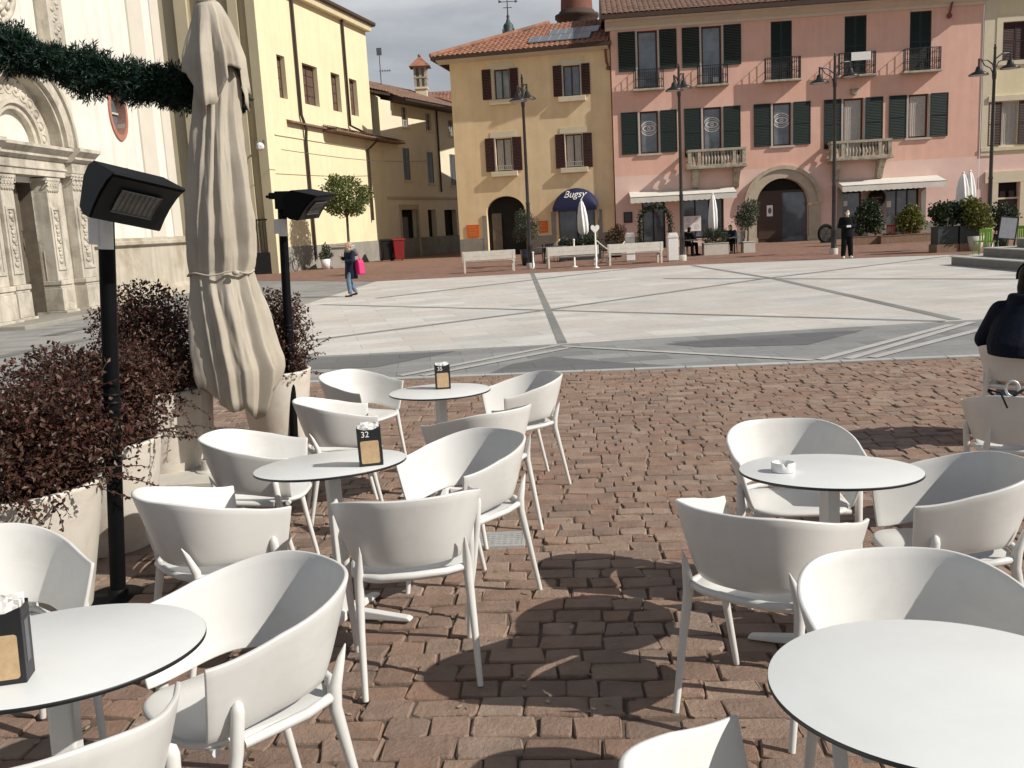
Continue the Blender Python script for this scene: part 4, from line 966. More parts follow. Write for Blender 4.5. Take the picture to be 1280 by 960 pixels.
for a, c_, z0, z1 in wl[3:]:
    shutter(t, a-.02, (a+c_)/2-.01, z0+.02, z1-.02, M['greymetal'], .02); shutter(t, (a+c_)/2+.01, c_+.02, z0+.02, z1-.02, M['greymetal'], .02)
b = MB(); b.box(0, Ll, -.07, .02, LA.P(535, 249)[1], LA.P(535, 249)[1]+.16); b.build('string_course', M['tan'], t)
b = MB(); b.box(.6, Ll, -.05, .02, -.3, 1.3); b.build('stone_plinth', M['greystone'], t)
b = MB(); fr_ = .22
b.box(dA[0]-fr_, dA[0], -.07, .1, 0, dA[3]); b.box(dA[1], dA[1]+fr_, -.07, .1, 0, dA[3]); b.box(dA[0]-fr_, dA[1]+fr_, -.07, .1, dA[3], dA[3]+.35); b.build('door_surround', M['tan'], t)
b = MB(); b.box(dA[0]+.02, (dA[0]+dA[1])/2+.1, .2, .26, 0, dA[3]-.5); b.build('door', M['doorblue'], t)
b = MB()
b.prism([(-.95, ez+.02), (-1.0, ez+.12), (-1.0, ez+.2), (3.4, ez+1.95), (8, ez+3.2), (8, ez+.02)], s00, Ll, 'x', mi=1)
b.prism([(.0, ez+.45), (-.05, ez+.58), (3.4, ez+2.0), (8, ez+3.2), (8, ez+.45)], -1.6, s00, 'x', mi=1)
tiles(b, s00-.1, Ll, -1.05, ez+.21, .397, 5.4, .33); tiles(b, -1.7, s00-.1, -.1, ez+.62, .397, 4.4, .33)
b.build('roof', [M['tiledark'], M['eaves']], t)
b = MB(); sp = LA.P(548, 200)[0]; b.tube([(sp, -.1, ez), (sp, -.1, LA.P(548, 240)[1])], .07, 8); b.build('downpipe', M['pipe'], t)
b = MB(); b.tube([(s00, -1.06, ez+.1), (Ll, -1.06, ez+.1)], .10, 8); b.build('gutter', M['pipe'], t)
# tall chimney with its own little tiled cap
q = AY(527, 112, 74); t = thing('brick_chimney', 'slender plastered chimney with a small tiled cap above the lane roof', 'chimney', (q.x, q.y, 11.2))
zc = q.z-11.2
b = MB(); b.box(-.42, .42, -.42, .42, 0, zc); b.box(-.5, .5, -.5, .5, zc, zc+.15); b.build('shaft', M['ivory'], t)
b = MB(); zz = zc+.15
for lv in range(2):
    for x in (-.4, 0, .4):
        for y in (-.4, .4): b.box(x-.09, x+.09, y-.09, y+.09, zz, zz+.62)
    for y in (-.0,): b.box(-.49, -.31, -.1, .1, zz, zz+.62); b.box(.31, .49, -.1, .1, zz, zz+.62)
    b.box(-.52, .52, -.52, .52, zz+.62, zz+.74); zz += .74
b.box(-.28, .28, -.28, .28, zc+.15, zz-.02); b.build('vent_arcade', M['balstone'], t)
b = MB(); b.add([(-.8, -.8, zz), (.8, -.8, zz), (.8, .8, zz), (-.8, .8, zz), (0, 0, zz+.85)], [(0, 1, 4), (1, 2, 4), (2, 3, 4), (3, 0, 4), (3, 2, 1, 0)]); b.ball((0, 0, zz+.85), .14, 10, 6); b.build('tiled_cap', M['tile'], t)
# farther red roof behind
q = AY(560, 105, 84); t = thing('far_house', 'house with a red tiled roof half hidden behind the lane roof', 'house', (q.x, q.y, 0))
b = MB(); b.box(-5, 9, 0, 8, 0, q.z-1.6); b.build('wall', M['ivory'], t)
b = MB(); tiles(b, -6, 10, -.6, q.z-1.7, .36, 4.8, .33); b.add([(-6, 4.2, q.z), (10, 4.2, q.z), (10, 9, q.z-1.7), (-6, 9, q.z-1.7)], [(0, 1, 2, 3)]); b.add([(-6, -.6, q.z-1.75), (10, -.6, q.z-1.75), (10, 4.2, q.z-.02), (-6, 4.2, q.z-.02)], [(3, 2, 1, 0)]); b.build('roof', M['tile'], t)
q = AY(476, 96, 70); t = thing('roof_antenna', 'thin television antenna on the lane roof ridge', 'antenna', (q.x, q.y, q.z-2.0))
b = MB(); b.tube([(0, 0, 0), (0, 0, 3.9)], .035, 6); b.build('mast', M['greymetal'], t)
b = MB(); b.tube([(-.1, 0, 2.4), (.75, 0, 2.4)], .022, 5)
for i in range(5): b.tube([(.0+.17*i, -.3, 2.4), (.0+.17*i, .3, 2.4)], .014, 4); b.tube([(.0+.17*i, 0, 2.3), (.0+.17*i, 0, 2.52)], .014, 4)
b.box(-.18, .18, -.04, .04, 3.5, 4.0); b.tube([(-.8, 0, .8), (.9, 0, .8)], .02, 5); b.build('aerial', M['greymetal'], t)
# ------------------------------------------------------------------ ochre corner house
yA = AY(575, 300, 59.2); yB = AY(769.5, 300, 57.25)
YW = Wall((yA.x, yA.y), (yB.x, yB.y))
t = thing('ochre_house', 'ochre yellow corner house with brown shutters and a terracotta tiled hip roof', 'house', (YW.A.x, YW.A.y, 0), YW.rz); YH = t
Ly = YW.L; eY = (YW.P(568, 81)[1]+YW.P(764, 60)[1])/2
def yr(*a): return YW.rect(*a)
win = [yr(618, 86.5, 637, 124), yr(704, 81.5, 725, 120), yr(620, 173, 640, 214), yr(707, 167.5, 728, 209)]
sh_ = [yr(603, 87, 614, 125), yr(637.5, 85, 648, 124), yr(691.5, 82, 702.5, 121), yr(727, 79, 737.5, 118), yr(607, 173, 618, 215), yr(641, 171, 652.5, 213), yr(694.5, 168, 706, 210.5), yr(729, 166, 740.5, 209)]
a1 = yr(609, 245, 657, 315); a2 = yr(694.5, 236, 747, 300)
zs1 = a1[3]-(a1[1]-a1[0])/2*.8; zs2 = a2[3]-(a2[1]-a2[0])/2*.8
h1 = archloop(a1[0], a1[1], .0, zs1, 20, a1[3]-zs1); h2 = archloop(a2[0]+.15, a2[1]-.15, .35, zs2, 20, a2[3]-zs2)
b = MB(); wall_mesh(b, rectloop(0, Ly, -.2, eY+.05), [rectloop(*w) for w in win]+[h1, h2], .45); b.build('wall', [M['yellow'], M['dark']], t)
b = MB(); b.add([(0, 0, -.2), (0, 10, -.2), (0, 10, eY), (0, 0, eY)], [(3, 2, 1, 0)]); b.build('side_wall', M['yellow'], t)
for i, w in enumerate(win):
    o = window(t, *w, M['brownframe'], .16, 2, 1, curtain=(i > 1), fw_=.07)
    b = MB(); b.box(w[0]-.07, w[0]-.01, -.04, .16, w[2], w[3]); b.box(w[1]+.01, w[1]+.07, -.04, .16, w[2], w[3]); b.build('pale_reveal', M['whiteframe'], o)
    b = MB(); b.box(w[0]-.32, w[1]+.32, -.22, .02, w[2]-.32, w[2]-.02); b.build('sill', M['sill'], o, .015)
    b = MB(); b.box(w[0]-.30, w[1]+.30, -.03, .02, w[3]+.06, w[3]+.42); b.build('lintel_panel', M['sill'], o)
    if i > 1:
        b = MB(); b.box(w[0]-.01, w[1]+.01, -.06, -.03, w[2]+.30, w[2]+.34); b.box(w[0]-.01, w[1]+.01, -.06, -.03, w[2]+.06, w[2]+.09)
        for k in range(8): x = w[0]+(w[1]-w[0])*(k+.5)/8; b.box(x-.01, x+.01, -.055, -.035, w[2]+.09, w[2]+.30)
        b.build('rail', M['whiteframe'], o)
for s_ in sh_: shutter(t, s_[0], s_[1], s_[2], s_[3], M['brownshut'])
b = MB(); b.prism([(-.62, eY+.12), (-.70, eY+.16), (0.05, eY+.05), (.05, eY-.02), (-.5, eY+.08)], -.7, Ly-.05, 'x'); b.build('eaves_soffit', M['cornice'], t)
b = MB(); b.box(-.8, Ly+.2, -.86, -.70, eY+.14, eY+.34); b.box(-.95, -.8, -.86, 10, eY+.14, eY+.34); b.build('gutter', M['eaves'], t)
rb_ = MB(); z0 = eY+.30; run = 6.4
tiles(rb_, -.95, Ly-.02, -.86, z0, .40, run, .31, hipl=1, mi=0)
nd = 5.8; rb_.add([(-.95, -.86, z0), (-.95+run, -.86+run, z0+.4*run), (-.95+run, 12, z0+.4*run), (-.95, 12, z0)], [(0, 1, 2, 3)], 0)
rb_.add([(-.95+run, -.86+run, z0+.4*run), (Ly-.02, -.86+run, z0+.4*run), (Ly-.02, 12, z0), (-.95+run, 12, z0)], [(0, 1, 2, 3)], 0)
rb_.tube([(-.95, -.86, z0+.10), (-.95+run, -.86+run, z0+.4*run+.10)], .14, 8); rb_.build('roof', M['tile'], t)
for k, (pa, pb_) in enumerate([((664, 50), (738, 38)), ((688, 38), (748, 27))]):
    sa = YW.P(*pa, off=-1.2*(1+k))[0]; sb = YW.P(*pb_, off=-1.2*(1+k))[0]; y0_ = .1+1.55*k
    b = MB()
    zz = lambda y: z0+.4*(y+.86)+.16
    b.add([(sa, y0_, zz(y0_)), (sb, y0_, zz(y0_)), (sb, y0_+1.45, zz(y0_+1.45)), (sa, y0_+1.45, zz(y0_+1.45))], [(0, 1, 2, 3)])
    b.add([(sa, y0_, zz(y0_)-.05), (sb, y0_, zz(y0_)-.05), (sb, y0_, zz(y0_)), (sa, y0_, zz(y0_))], [(0, 1, 2, 3)])
    p_ = b.build('solar_panel', M['solar'], t)
    b = MB(); nn = 6
    for i in range(nn+1):
        x = sa+(sb-sa)*i/nn; b.add([(x-.025, y0_, zz(y0_)+.006), (x+.025, y0_, zz(y0_)+.006), (x+.025, y0_+1.45, zz(y0_+1.45)+.006), (x-.025, y0_+1.45, zz(y0_+1.45)+.006)], [(0, 1, 2, 3)])
    b.build('panel_frame', M['steel'], p_)
# door leaf in the left arch, glazed shop behind a navy awning in the right one
b = MB(); b.box(a1[0]+.25, a1[0]+.85, .36, .42, 0, 2.6); b.build('door', M['doorwood'], t)
for h_ in (a1, a2):
    for x0, x1 in ((h_[0]-.28, h_[0]-.005), (h_[1]+.005, h_[1]+.28)): b = MB(); b.box(x0, x1, -.05, .1, -.1, 2.5); b.build('arch_jamb', M['greystone'], t)
c0 = -.04
for x0, x1 in ((0.0, a1[0]-.29), (a1[1]+.29, a2[0]-.29), (a2[1]+.29, Ly-.01)): b = MB(); b.box(x0, x1, c0, .05, -.2, 1.1); b.build('stone_plinth', M['greystone'], t)
b = MB(); b.box(a2[0]+.2, a2[1]-.2, .30, .36, .4, .8); b.box((a2[0]+a2[1])/2-.04, (a2[0]+a2[1])/2+.04, .30, .36, .8, zs2); b.box(a2[0]+.2, a2[1]-.2, .30, .36, zs2-.1, zs2); b.build('shop_front', M['blueawning'], t)
b = MB(); b.box(a2[0]+.16, a2[1]-.16, .37, .39, .8, zs2+.3); b.build('pane', M['glass'], t)
aw = MB(); n, k = 24, 8; c_ = (a2[0]+a2[1])/2; r_ = (a2[1]-a2[0])/2+.05; rz_ = a2[3]-zs2+.1; vs = []
for j in range(k+1):
    g = j/k*math.pi/2
    for i in range(n+1):
        a = math.pi*i/n; vs.append((c_-r_*math.cos(a), -.02-.85*math.sin(g)*1.0, zs2-.05+rz_*math.sin(a)*math.cos(g)))
aw.add(vs, [(j*(n+1)+i, j*(n+1)+i+1, (j+1)*(n+1)+i+1, (j+1)*(n+1)+i) for j in range(k) for i in range(n)], 0, True)
for i in range(20):
    pass
aw.add([(c_-r_, -.87, zs2-.05), (c_+r_, -.87, zs2-.05), (c_+r_, -.87, zs2-.28), (c_-r_, -.87, zs2-.28)], [(0, 1, 2, 3)])
awo = aw.build('dome_awning', M['blueawning'], t)
tx_ = text_part('Bugsy', .58, M['paper'], awo, (0, 0, 0), (0, 0, 0), shear=.3, ext=0)
for v in tx_.data.vertices:      # lettering follows the curve of the awning
    x, z = v.co.x, zs2+rz_*.60+v.co.y; sa = math.sqrt(max(.01, 1-(x/r_)**2)); cg = min(1, max(0, (z-zs2+.05)/(rz_*sa))); v.co = (c_+x, -.02-.85*math.sqrt(1-cg*cg)-.02, z+.012)
for q_ in ((584, 281, 599, 297), (674, 276, 685, 291)):
    w = yr(*q_); b = MB(); b.box(w[0], w[1], -.05, -.005, w[2], w[3]); o = b.build('orange_sign', M['orange'], t)
    b = MB()
    for k in range(4):
        z = w[2]+(w[3]-w[2])*(.18+.2*k); b.box(w[0]+.1, w[1]-.1-.08*(k % 2), -.056, -.05, z, z+.05)
    b.build('print_lines', M['orangepale'], o)
sp = YW.P(757, 70)
b = MB(); b.tube([(sp[0], -.15, eY+.1), (sp[0]+.05, -.12, sp[1]-.35), (sp[0]+.12, -.1, sp[1]-.55)], .07, 8); b.ball((sp[0]+.14, -.1, sp[1]-.7), .13, 8, 6); b.build('rain_pipe', M['brick'], t)

# ------------------------------------------------------------------ pink house
pA = AY(771, 300, 57); pB = AY(1225, 290, 55)
PW = Wall((pA.x, pA.y), (pB.x, pB.y))
t = thing('pink_house', 'long pink three storey house with dark green shutters, balconies and a stone archway', 'house', (PW.A.x, PW.A.y, 0), PW.rz); PK = t
def pr(*a): return PW.rect(*a)
Lp = 21.05; eP = (PW.P(771, 34)[1]+PW.P(1225, 8)[1])/2; zb = 4.36
Z1 = (9.35, 12.62); Z1s = (10.38, 12.62); Z2 = (5.62, 8.06)
col = [pr(797, 40, 822, 112)[:2], pr(877, 40, 902, 112)[:2], pr(963.5, 28, 990, 105)[:2], pr(1055.5, 21, 1083, 100)[:2], pr(1137, 16, 1164, 95)[:2]]
col2 = [pr(800, 140, 823, 190)[:2], pr(879, 140, 902, 190)[:2], pr(966, 130, 989, 185)[:2], pr(1054, 125, 1079, 180)[:2], pr(1135.5, 120, 1160, 175)[:2]]
ax = 9.86; ri, ro, zsp = 1.52, 2.2, 2.22
up_h = []; lo_h = []
W1 = [(c[0], c[1], Z1[0]-.02, Z1[1]) for c in col]
W2 = [(c[0], c[1], (4.72 if i in (1, 3) else Z2[0]), Z2[1]) for i, c in enumerate(col2)]
b = MB(); wall_mesh(b, rectloop(0, Lp, zb, eP+.1), [rectloop(*w) for w in W1+W2], .4); b.build('upper_wall', [M['pink'], M['dark']], t)
shopL = (pr(800, 250, 905, 300)[0], pr(800, 250, 905, 300)[1]); 
doorL = pr(803, 262, 832, 305); winL = pr(852, 262, 905, 300)
sR1 = pr(1053, 236, 1078, 300); sR2 = pr(1108, 236, 1150, 300)
archh = archloop(ax-ri, ax+ri, -.1, zsp, 24)
b = MB(); wall_mesh(b, rectloop(0, Lp, -.3, zb), [rectloop(doorL[0], doorL[1], -.1, 2.95), rectloop(winL[0], winL[1], .45, 2.95), archh, rectloop(sR1[0], sR1[1], -.1, 2.75), rectloop(sR2[0], sR2[1], -.1, 2.75)], .5); b.build('lower_wall', [M['palepink'], M['dark']], t)
b = MB(); b.add([(Lp, 0, 0), (Lp, 8, 0), (Lp, 8, eP), (Lp, 0, eP)], [(0, 1, 2, 3)]); b.build('end_wall', M['pink'], t); b = MB(); b.add([(0, 0, 0), (0, 8, 0), (0, 8, eP), (0, 0, eP)], [(3, 2, 1, 0)]); b.build('end_wall', M['pink'], t)
for x0, x1 in ((.02, doorL[0]-.05), (winL[1]+.05, ax-ro-.02), (ax+ro+.02, sR1[0]-.05), (sR2[1]+.05, Lp)): b = MB(); b.box(x0, x1, -.06, .05, -.3, .75); b.build('stone_plinth', M['greystone'], t)
for i, w in enumerate(W1):
    if i < 2:
        window(t, w[0], w[1], w[2], w[3], M['brownframe'], .16, 1, 1, fw_=.10)
        sw = .98
        for x0, x1 in ((w[0]-.14-sw, w[0]-.12), (w[1]+.12, w[1]+.14+sw)): shutter(t, x0, x1, Z1s[0], Z1s[1], M['greenshut'])
        b = MB(); b.box(w[0]-.11, w[0]-.02, -.03, .1, w[2], w[3]); b.box(w[1]+.02, w[1]+.11, -.03, .1, w[2], w[3]); b.build('pale_reveal', M['whiteframe'], t)
    else:
        m_ = (w[0]+w[1])/2; shutter(t, w[0]+.02, m_-.01, w[2], w[3]-.02, M['greenshut'], .06); shutter(t, m_+.01, w[1]-.02, w[2], w[3]-.02, M['greenshut'], .06)
    ww = .28 if i < 2 else .38; dp = .42 if i < 2 else .5; top_ = w[2]+(1.05 if i < 2 else 1.2)
    b = MB(); b.box(w[0]-ww-.08, w[1]+ww+.08, -dp-.06, .0, w[2]-.14, w[2]-.02); o = b.build('balcony_slab', M['balstone'], t, .02)
    b = MB()
    P_ = [(w[0]-ww, 0), (w[0]-ww, -dp), (w[1]+ww, -dp), (w[1]+ww, 0)]
    for z in (w[2]+.06, w[2]+.5, top_): b.tube([(p[0], p[1], z) for p in P_], .022, 6, sm=False)
    L_ = w[1]-w[0]+2*ww; nb = int(L_/.115)
    for k in range(nb+1): x = w[0]-ww+L_*k/nb; b.box(x-.017, x+.017, -dp-.014, -dp+.014, w[2]+.0, top_)
    for k in range(1, 4):
        for x in (w[0]-ww, w[1]+ww): b.box(x-.011, x+.011, -dp*k/4-.011, -dp*k/4+.011, w[2], top_)
    if i > 1:
        for k in range(nb):
            x = w[0]-ww+L_*(k+.5)/nb; b.tube([(x+.05*math.cos(2*math.pi*j/10), -dp, w[2]+.28+.16*math.sin(2*math.pi*j/10)) for j in range(11)], .009, 4, cap=False); b.tube([(x+.05*math.cos(2*math.pi*j/10), -dp, w[2]+.78+.2*math.sin(2*math.pi*j/10)) for j in range(11)], .009, 4, cap=False)
    b.build('railing', M['iron'], t)
w = W1[3]; b = MB(); b.box(w[0]+.25, w[1]+.1, -.56, -.53, w[2]+.75, w[2]+1.2); b.build('white_banner', M['whitepaint'], t)
w = W1[1]; b = MB(); b.box(w[0]+.6, w[0]+.9, -.36, -.3, w[2]+.05, w[2]+.38); b.build('white_box', M['whitepaint'], t)
for i, w in enumerate(W2):
    window(t, w[0], w[1], w[2], w[3], M['brownframe'], .16, 1, 1, curtain=i > 2, fw_=.10)
    sw = .96; zlo = Z2[0] if i not in (1, 3) else w[2]+.55
    for x0, x1 in ((w[0]-.14-sw, w[0]-.12), (w[1]+.12, w[1]+.14+sw)): shutter(t, x0, x1, zlo, Z2[1], M['greenshut'])
    b = MB(); b.box(w[0]-.11, w[0]-.02, -.03, .1, w[2], w[3]); b.box(w[1]+.02, w[1]+.11, -.03, .1, w[2], w[3])
    if i not in (1, 3): b.box(w[0]-.2, w[1]+.2, -.10, .02, w[2]-.12, w[2]-.01)
    b.build('pale_reveal', M['whiteframe'], t)
    if i < 3:     # round window sticker drawn as an eye
        cx, cz = (w[0]+w[1])/2, w[2]+(w[3]-w[2])*.58; cz = 5.62+2.44*.6
        b = MB(); n = 28
        def ringx(rx, rz, tx, cz=cz, cx=cx, n=n):
            vs = [(cx+(rx+e_)*math.cos(2*math.pi*k/n), .182, cz+(rz+e_)*math.sin(2*math.pi*k/n)) for e_ in (0, tx) for k in range(n)]
            b.add(vs, [(k, (k+1) % n, n+(k+1) % n, n+k) for k in range(n)])
        ringx(.44, .38, .06); ringx(.30, .13, .06); ringx(.05, .05, .06); ringx(.36, .28, .03)
        b.build('round_sticker', M['logo'], t)
# two stone balconies with balusters and brackets
for (x0_, x1_) in ((pr(858, 190, 929, 213)[0], pr(858, 190, 929, 213)[1]), (pr(1034, 182, 1108, 207)[0], pr(1034, 182, 1108, 207)[1])):
    dp = 1.0; zs = 4.72; ztop = 5.62
    b = MB(); b.box(x0_-.1, x1_+.1, -dp-.1, .0, zs-.22, zs-.08); b.box(x0_-.04, x1_+.04, -dp-.04, 0, zs-.08, zs)
    for x in (x0_+.45, x1_-.45): b.prism([(0, zs-.23), (-dp+.1, zs-.23), (-dp+.12, zs-.42), (-.55, zs-.75), (-.28, zs-1.25), (0, zs-1.4)], x-.17, x+.17, 'x')
    o = b.build('stone_balcony', M['balstone'], t, .02)
    b = MB(); b.box(x0_-.02, x1_+.02, -dp-.02, -dp+.2, ztop-.14, ztop); b.box(x0_-.02, x0_+.2, -dp+.2, 0, ztop-.14, ztop); b.box(x1_-.2, x1_+.02, -dp+.2, 0, ztop-.14, ztop)
    b.box(x0_, x0_+.2, -dp, -dp+.2, zs, ztop-.14); b.box(x1_-.2, x1_, -dp, -dp+.2, zs, ztop-.14); m_ = x0_+.62; b.box(m_-.06, m_+.12, -dp, -dp+.18, zs, ztop-.14); m_ = x1_-.62; b.box(m_-.12, m_+.06, -dp, -dp+.18, zs, ztop-.14)
    nb = 16; pf = [(.035, 0), (.055, .03), (.035, .10), (.075, .26), (.07, .36), (.03, .52), (.03, .58), (.055, .66), (.055, .76)]
    for k in range(nb):
        x = x0_+.3+(x1_-x0_-.6)*k/(nb-1); b.lathe(pf, 8, (x, -dp+.1, zs), cap=False)
    for k in range(4):
        for x in (x0_+.1, x1_-.1): b.lathe(pf, 8, (x, -dp+.35+.19*k, zs), cap=False)
    b.build('balustrade', M['balstone'], o)
# stone archway and door
b = MB(); n = 40; po = [(ax+ro, -.3)]+arc(ax, zsp, ro, 0, math.pi, n)+[(ax-ro, -.3)]; pi_ = [(ax+ri, -.3)]+arc(ax, zsp, ri, 0, math.pi, n)+[(ax-ri, -.3)]; k = len(po)
def frame(mb, po, pi_, y0, y1):
    k = len(po); vs = [(p[0], y0, p[1]) for p in po]+[(p[0], y0, p[1]) for p in pi_]+[(p[0], y1, p[1]) for p in po]+[(p[0], y1, p[1]) for p in pi_]
    mb.add(vs, [(i, k+i, k+i+1, i+1) for i in range(k-1)]+[(i, i+1, 2*k+i+1, 2*k+i) for i in range(k-1)]+[(k+i, 3*k+i, 3*k+i+1, k+i+1) for i in range(k-1)])
frame(b, po, pi_, -.14, .1)
po2 = arc(ax, zsp, ro+.06, 0, math.pi, n); pi2 = arc(ax, zsp, ro-.16, 0, math.pi, n); frame(b, po2, pi2, -.24, .0)
for x in (ax-(ri+ro)/2, ax+(ri+ro)/2): b.box(x-.40, x+.40, -.22, .05, zsp-.10, zsp+.06); b.box(x-.40, x+.40, -.20, .05, -.3, .3)
b.build('stone_archway', M['archstone'], t)
b = MB(); b.box(ax-ri+.02, ax+.05, .36, .44, -.1, 2.9); b.box(ax-ri+.02, ax+ri-.02, .36, .44, 2.9, 3.05); 
for z in (.2, 1.2, 2.2): b.box(ax-ri+.2, ax-.2, .33, .36, z, z+.7)
b.build('door', M['brownframe'], t)
b = MB(); b.box(ax-.85, ax-.50, .31, .325, 1.55, 2.2); b.build('white_notice', M['paper'], t); 
b = MB(); b.ball((ax-.675, .305, 1.88), (.11, .006, .18), 10, 6); b.build('notice_print', M['ink'], t)
b = MB(); b.box(ax+.05, ax+ri-.04, .40, .43, 0, 2.9); b.build('pane', M['glass'], t)
# shop fronts
window(t, doorL[0]+.02, doorL[1]-.02, -.05, 2.9, M['iron'], .35, 2, 1, fw_=.08); window(t, winL[0]+.02, winL[1]-.02, .5, 2.9, M['iron'], .35, 3, 1, fw_=.07)
b = MB(); w = pr(855, 270, 877, 289); b.box(w[0], w[1], .30, .32, w[2], w[3]); o = b.build('white_poster', M['paper'], t)
b = MB()
for i in range(2):
    for j in range(2): b.lathe([(.0, 0), (.17, 0)], 16, X=Matrix.Translation((w[0]+(w[1]-w[0])*(.28+.46*i), .297, w[2]+(w[3]-w[2])*(.28+.46*j))) @ Matrix.Rotation(R(90), 4, 'X'), cap=False)
b.build('poster_print', M['logo'], o)
window(t, sR1[0]+.02, sR1[1]-.02, -.05, 2.7, M['iron'], .35, 1, 1); window(t, sR2[0]+.02, sR2[1]-.02, -.05, 2.7, M['iron'], .35, 3, 1)
for q_ in ((1056, 251, 1061, 257.5), (1109.5, 251, 1116, 259)): w = pr(*q_); b = MB(); b.box(w[0], w[1], .33, .35, w[2], w[3]); b.build('white_notice', M['paper'], t)
b = MB()
for x0, x1 in ((sR1[0]-.3, sR1[0]-.02), (sR1[1]+.02, sR1[1]+.3), (sR2[0]-.3, sR2[0]-.02), (sR2[1]+.02, sR2[1]+.3)): b.box(x0, x1, -.08, .05, -.1, 2.76)
b.box(sR1[0]-.3, sR2[1]+.3, -.07, .05, 2.77, 3.0); b.build('shop_surround', M['greystone'], t)
c0_ = PW.P(1095, 247.5); b = MB(); b.lathe([(.0, .0), (.50, .0), (.50, .06), (.0, .06)], 32, X=Matrix.Translation((c0_[0], -.12, c0_[1])) @ Matrix.Rotation(R(90), 4, 'X')); so_ = b.build('round_sign', M['blackmatt'], t)
b = MB(); b.box(c0_[0]-.3, c0_[0]+.3, -.19, -.182, c0_[1]-.02, c0_[1]+.06); b.box(c0_[0]-.22, c0_[0]+.22, -.19, -.182, c0_[1]-.26, c0_[1]-.22); b.build('sign_print', M['brick'], so_)
for q_ in ((788, 246, 921, 0), (1053, 231, 1183, 0)):
    x0_, zf = PW.P(q_[0], q_[1]+4, 1.5); x1_, zf2 = PW.P(q_[2], (252 if q_[0] < 900 else 228), 1.5) if False else (PW.P(q_[2], q_[1], 1.5)[0], 0)
    zf = 2.98
    b = MB(); b.prism([(-.02, 3.42), (-1.5, zf+.1), (-1.5, zf+.06), (-.02, 3.36)], x0_, x1_, 'x')
    n = int((x1_-x0_)/.3)
    for i in range(n):
        a, c_ = x0_+(x1_-x0_)*i/n, x0_+(x1_-x0_)*(i+1)/n; m_ = (a+c_)/2
        b.add([(a, -1.505, zf+.1), (c_, -1.505, zf+.1), (c_, -1.52, zf-.24), (m_, -1.52, zf-.28), (a, -1.52, zf-.24)], [(0, 1, 2, 3, 4)])
    for x in (x0_, x1_): b.add([(x, -.02, 3.40), (x, -1.5, zf+.09), (x, -1.5, zf-.24)], [(0, 1, 2)])
    o = b.build('awning', M['awning'], t)
    b = MB(); 
    for x in (x0_+.3, x1_-.3): b.tube([(x, -.02, 3.0), (x, -1.45, zf+.03)], .025, 6)
    b.tube([(x0_, -1.48, zf+.06), (x1_, -1.48, zf+.06)], .035, 8); b.build('awning_arm', M['greymetal'], o)
w = pr(779.5, 265, 790.5, 278.5); b = MB(); b.box(w[0], w[1], -.08, -.005, w[2], w[3]); o = b.build('menu_frame', M['bordeaux'], t)
b = MB(); b.box(w[0]+.1, w[1]-.1, -.085, -.08, w[2]+.12, w[3]-.1); b.build('menu_sheet', M['copper'], o)
lw = PW.P(1067, 115); b = MB(); b.box(lw[0]-.16, lw[0]+.16, -.2, .0, lw[1]-.15, lw[1]+.12); b.box(lw[0]-.22, lw[0]+.22, -.28, 0, lw[1]+.12, lw[1]+.17); b.build('wall_box', M['balstone'], t)
ez = eP
b = MB(); b.prism([(-.75, ez+.38), (-.82, ez+.5), (.1, ez+.5), (.1, ez-.05), (-.08, ez-.05), (-.12, ez+.1), (-.45, ez+.3)], -.3, Lp+.02, 'x'); b.build('eaves_cornice', M['cornice'], t)
b = MB(); b.box(-.5, Lp+.1, -1.02, -.84, ez+.44, ez+.68); b.box(-.5, Lp+.1, -.84, .1, ez+.505, ez+.62); b.build('gutter', M['eaves'], t)
b = MB(); tiles(b, -.5, Lp+.1, -1.0, ez+.68, .40, 6.4, .31); b.add([(-.5, 5.4, ez+3.2), (Lp+.1, 5.4, ez+3.2), (Lp+.1, 12, ez+.6), (-.5, 12, ez+.6)], [(0, 1, 2, 3)]); b.add([(-.5, -.9, ez+.64), (-.5, 5.4, ez+3.18), (-.5, 12, ez+.6)], [(0, 1, 2)]); b.build('roof', M['tiledark'], t)
q = PW.P(1186, 10); b = MB(); b.tube([(q[0]+.15, -.2, ez+.3), (q[0], -.15, q[1]-.3)], .06, 8); b.ball((q[0], -.15, q[1]-.45), .15, 8, 6); b.build('rain_pipe', M['brick'], t)

# ------------------------------------------------------------------ ivory house at the right edge
cA = Vector((PW.A.x, PW.A.y))+PW.d*(Lp+.03)
IW = Wall((cA.x, cA.y), (cA.x+PW.d.x*12, cA.y+PW.d.y*12))
t = thing('ivory_house', 'ivory house with brown windows partly shown at the right picture edge', 'house', (IW.A.x, IW.A.y, 0), IW.rz)
def ir(*a): return IW.rect(*a)
w1 = ir(1253, 27, 1287, 75); w2 = ir(1252, 127, 1272, 181); d1 = ir(1246, 228, 1273, 300)
w1 = (w1[0], w1[1], w1[2], w1[3]); w4 = (w1[0]+4.2, w1[1]+4.2, w1[2], w1[3]); w5 = (w2[0]+4.4, w2[1]+4.4, w2[2], w2[3])
b = MB(); wall_mesh(b, rectloop(0, 14, zb, 13.6), [rectloop(*w1), rectloop(*w2), rectloop(*w4), rectloop(*w5)], .4); b.build('upper_wall', [M['cream'], M['dark']], t)
b = MB(); wall_mesh(b, rectloop(0, 14, -.3, zb), [rectloop(d1[0], d1[1], 0, d1[3])], .4); b.build('lower_wall', [M['palepink'], M['dark']], t)
b = MB(); b.box(0.02, .75, -.05, .02, zb, 13.5); b.box(.02, 14, -.09, .02, w2[2]-.3, w2[2]-.1); b.build('corner_strip', M['sill'], t)
